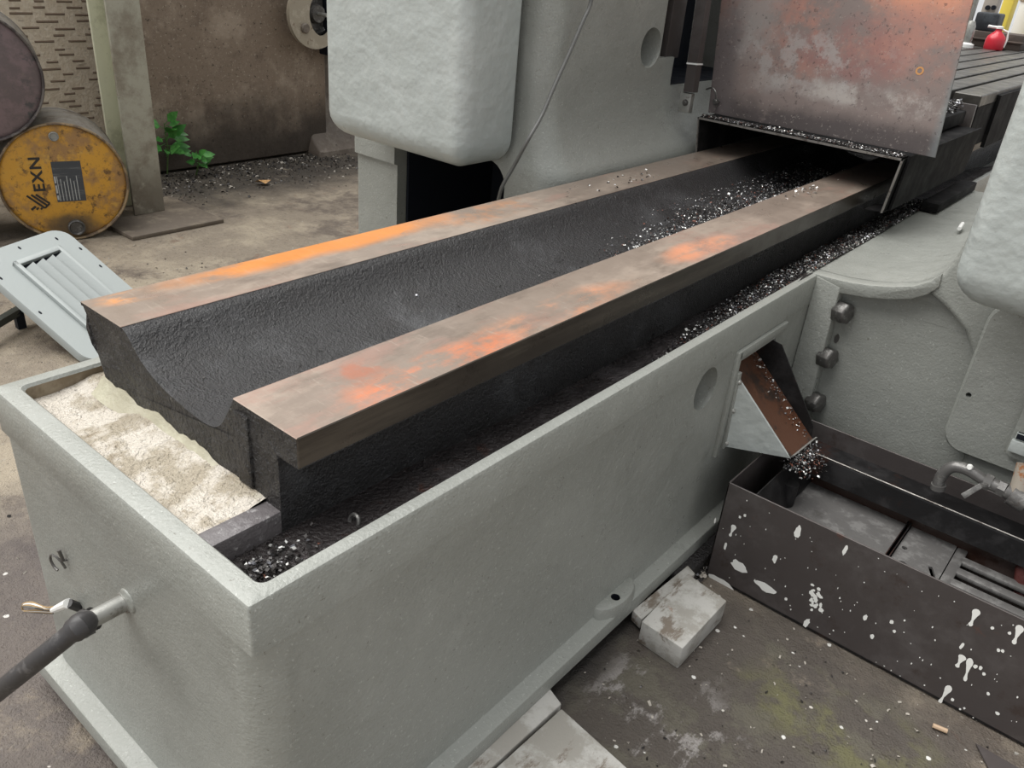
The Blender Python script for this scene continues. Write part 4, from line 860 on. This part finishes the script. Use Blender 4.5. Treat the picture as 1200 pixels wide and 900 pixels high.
# ------------------------------------------------------------------ weeds, dry leaf, grit
def weed(base, nleaf, h, sp, label, seed, L):
    rn = random.Random(seed); t = empty('weed', base, label, 'plant')
    tip = Vector((base.x+.03, base.y, h))
    mb = MB(); mb.tube([base, base.lerp(tip,.5)+Vector((.01,.01,0)), tip], [.005,.004,.002], 6); mb.build('stem', stem_m, parent=t)
    for k in range(nleaf):
        f = .35+.65*k/nleaf; o = base.lerp(tip, f); a = k*2.4+rn.uniform(-.4,.4)
        d = Vector((abs(math.cos(a))*.6+.15, math.sin(a)*1.0, rn.uniform(-.2,.7))).normalized(); d2 = d*sp*rn.uniform(.5,1)
        l = L*rn.uniform(.7,1.15); w = l*.27; c = o+d2; sd2 = d.cross(Vector((0.8,0,.6))).normalized(); nn_ = d.cross(sd2)
        pts = [c, c+d*l*.3+sd2*w-nn_*.004, c+d*l*.65+sd2*w*.75-nn_*.004, c+d*l, c+d*l*.65-sd2*w*.75-nn_*.004, c+d*l*.3-sd2*w-nn_*.004, c+d*l*.35, c+d*l*.68]
        mb = MB(); mb.add(pts, [(0,6,1),(1,6,7,2),(2,7,3),(3,7,4),(4,7,6,5),(5,6,0)]); mb.tube([o, c], .0018, 4); mb.build('leaf', leaf_m, parent=t, smooth=60)
weed(onz((196,204),0), 18, .30, .06, 'taller green weed growing at the foot of the brown panel by column', 5, .10)
weed(onz((230,205),0), 14, .15, .035, 'low green weed with small round leaves beside the taller weed', 9, .075)
p = onz((308,217),0); mb = MB(); pts = [Vector((p.x+dx,p.y+dy,dz)) for dx,dy,dz in ((-.03,-.035,.02),(0,-.03,.035),(.03,.0,.015),(.02,.045,.03),(-.01,.04,.008),(-.03,.005,.01),(0,.005,.03))]
mb.add(pts, [(0,1,6),(1,2,6),(2,3,6),(3,4,6),(4,5,6),(5,0,6)]); dl = mb.build('dry_leaf', dry_m, org=p, smooth=60); tag(dl, 'curled dry tan leaf on the floor before brown panel', 'leaf')

# ------------------------------------------------------------------ loose chips (uncountable)
def scatter(name, n, samp, smin, smax, weights, mats, label, cat, seed, parent=None):
    rn = random.Random(seed); mb = MB(); cum = []
    for k in range(n):
        s = samp(rn)
        if s is None: continue
        c = Vector(s); sz = rn.uniform(smin, smax)*(1.6 if rn.random() < .06 else 1)
        e = Matrix.Rotation(rn.uniform(0,2*PI),3,'Z') @ Matrix.Rotation(rn.uniform(-.9,.9),3,'X') @ Matrix.Rotation(rn.uniform(-.6,.6),3,'Y')
        x = rn.random(); mi = 0
        for i, w in enumerate(weights):
            if x < w: mi = i; break
            x -= w
        wd = sz*rn.uniform(.3,.6)
        if rn.random() < .6:
            P = [(-sz,-wd,0),(-sz,wd,0),(-.2*sz,wd,sz*.45),(-.2*sz,-wd,sz*.45),(sz*.7,wd*.8,sz*.1),(sz*.7,-wd*.8,sz*.1)]; F = [(0,1,2,3),(3,2,4,5)]
        else:
            P = [(-sz*.6,-wd,0),(sz*.6,-wd*.7,0),(sz*.2,wd,0),(0,0,sz*.6)]; F = [(0,1,3),(1,2,3),(2,0,3),(0,2,1)]
        mb.add([c+e@Vector(p) for p in P], F, mi)
    o = mb.build(name, mats, parent=parent, smooth=0) if parent else mb.build(name, mats, org=(0,0,0), smooth=0)
    tag(o, label, cat, kind='stuff'); return o
CH = [chip_dark, chip_mid, chip_lite, chip_red]
def s_chan(rn):
    y = .43+2.9*rn.random()**.62; x = rn.uniform(-.768,-.672)
    if y > 2.1: x = rn.uniform(-.768,-.655)
    dens = .06+.94*sstep(.9,1.9,y)
    lim = -.672-.10*sstep(.8,2.3,y)
    if rn.random() > dens or (x < lim+rn.gauss(0,.01)): return None
    return (x, y, chan_h(x,y)+rn.uniform(.001,.005))
scatter('channel_chips', 17000, s_chan, .0022, .0046, (.66,.18,.12,.04), CH, 'dark and silvery metal chips heaped along the near bed channel', 'metal chips', 21)
def s_front(rn):
    x = min(-.673, max(-.77, rn.gauss(-.715,.025))); y = .418+abs(rn.gauss(0,.055)); return (x, y, chan_h(x,y)+rn.uniform(.001,.008))
scatter('corner_chips', 520, s_front, .0025, .0055, (.86,.08,.05,.01), CH, 'dark chips piled in the front corner of the bed channel', 'metal chips', 22)
tr_pts = [(p.x, p.z) for p in trough]
def tz_(x):
    for (a, za), (b, zb_) in zip(tr_pts, tr_pts[1:]):
        if a <= x <= b: return za+(zb_-za)*(x-a)/(b-a)
    return .72
def s_tr(rn):
    y = 1.0+2.1*rn.random()**.6; wdt = .014+.09*sstep(1.1,2.4,y)
    x = -.888-abs(rn.gauss(0,wdt)); 
    if x < -1.10 or rn.random() > .08+.92*sstep(.95,1.25,y): return None
    return (x, y, max(tz_(x), .722+.012*sstep(1.6,2.6,y) if x > -.95 else 0)+rn.uniform(.001,.006))
scatter('trough_chips', 15000, s_tr, .0018, .0040, (.46,.28,.20,.06), CH, 'silvery metal chips lying in the bottom of the slideway trough', 'metal chips', 23)
def s_tr2(rn):
    x = rn.uniform(-1.08,-.90); y = .53+2.0*rn.random(); return (x, y, tz_(x)+.001)
scatter('trough_specks', 160, s_tr2, .002, .0045, (.9,.06,.04,0), CH, 'sparse dark specks scattered over the front of the trough', 'metal chips', 24)
def s_tun(rn):
    return (rn.uniform(-1.31,-.65), 2.602+abs(rn.gauss(0,.022)), .901+rn.uniform(0,.006))
scatter('cover_chips', 2600, s_tun, .002, .004, (.62,.2,.15,.03), CH, 'fine dark chips along the front lip of tunnel cover', 'metal chips', 25)
def s_tray(rn): return (rn.uniform(-.94,-.71), rn.uniform(3.06,3.49), .957+rn.uniform(0,.03))
scatter('tray_chips', 1600, s_tray, .004, .008, (.7,.15,.12,.03), CH, 'dark chips heaped on the black tray by the table', 'metal chips', 26)
def s_out(rn):
    x = rn.gauss(-.475,.018); y = rn.uniform(1.775,1.90); return (x, y, .310+rn.uniform(-.035,.006)-abs(x+.475)*.8)
scatter('outlet_chips', 650, s_out, .0025, .005, (.45,.2,.25,.10), CH, 'clump of oily chips hanging at the chute outlet over tank', 'metal chips', 27)
def s_chu(rn):
    t = rn.random(); x = -.70+.205*t; y = 1.892-abs(rn.gauss(0,.02)); return (x, y, .498-.185*t+.008)
scatter('chute_chips', 140, s_chu, .002, .004, (.3,.2,.4,.10), CH, 'few bright chips stuck along the chute floor', 'metal chips', 28)
def s_rail(rn):
    if rn.random() < .5: x, y = -.86+abs(rn.gauss(0,.02)), rn.gauss(2.42,.07)
    else: x, y = rn.uniform(-1.26,-1.19), rn.gauss(2.05,.12)
    return (x, y, .788)
scatter('rail_flecks', 60, s_rail, .003, .006, (.3,.1,.6,0), CH, 'pale flecks lying on the far slideway surfaces', 'metal chips', 29)
def s_wall(rn):
    y = rn.uniform(2.2,3.7); return (-4.60+abs(rn.gauss(0,.24)), y, .003)
scatter('wall_grit', 1400, s_wall, .004, .011, (.80,.0,.20), [chip_dark, chip_mid, stone], 'dark rubble and grit along the foot of brown panel', 'grit', 30)
def s_flo(rn):
    return (rn.uniform(-3.6,-1.5), rn.uniform(.0,1.85), .002)
scatter('floor_grit', 420, s_flo, .003, .008, (.45,.0,.55), [chip_dark, chip_mid, stone], 'scattered grit on the open workshop floor', 'grit', 31)
def s_flr(rn):
    return (rn.uniform(-.60,.15), rn.uniform(.85,1.58), .002)
scatter('floor_flakes', 260, s_flr, .002, .005, (.35,.0,.65), [chip_dark, chip_mid, stone], 'small pale flakes on the stained floor before the tank', 'grit', 32)
def s_gap(rn): return (rn.uniform(-.60,-.555), rn.uniform(1.45,1.62), .003+rn.uniform(0,.01))
scatter('gap_rubble', 300, s_gap, .004, .009, (.8,.05,.15), [chip_dark, chip_mid, stone], 'black rubble between the bed foot and the tank corner', 'grit', 33)
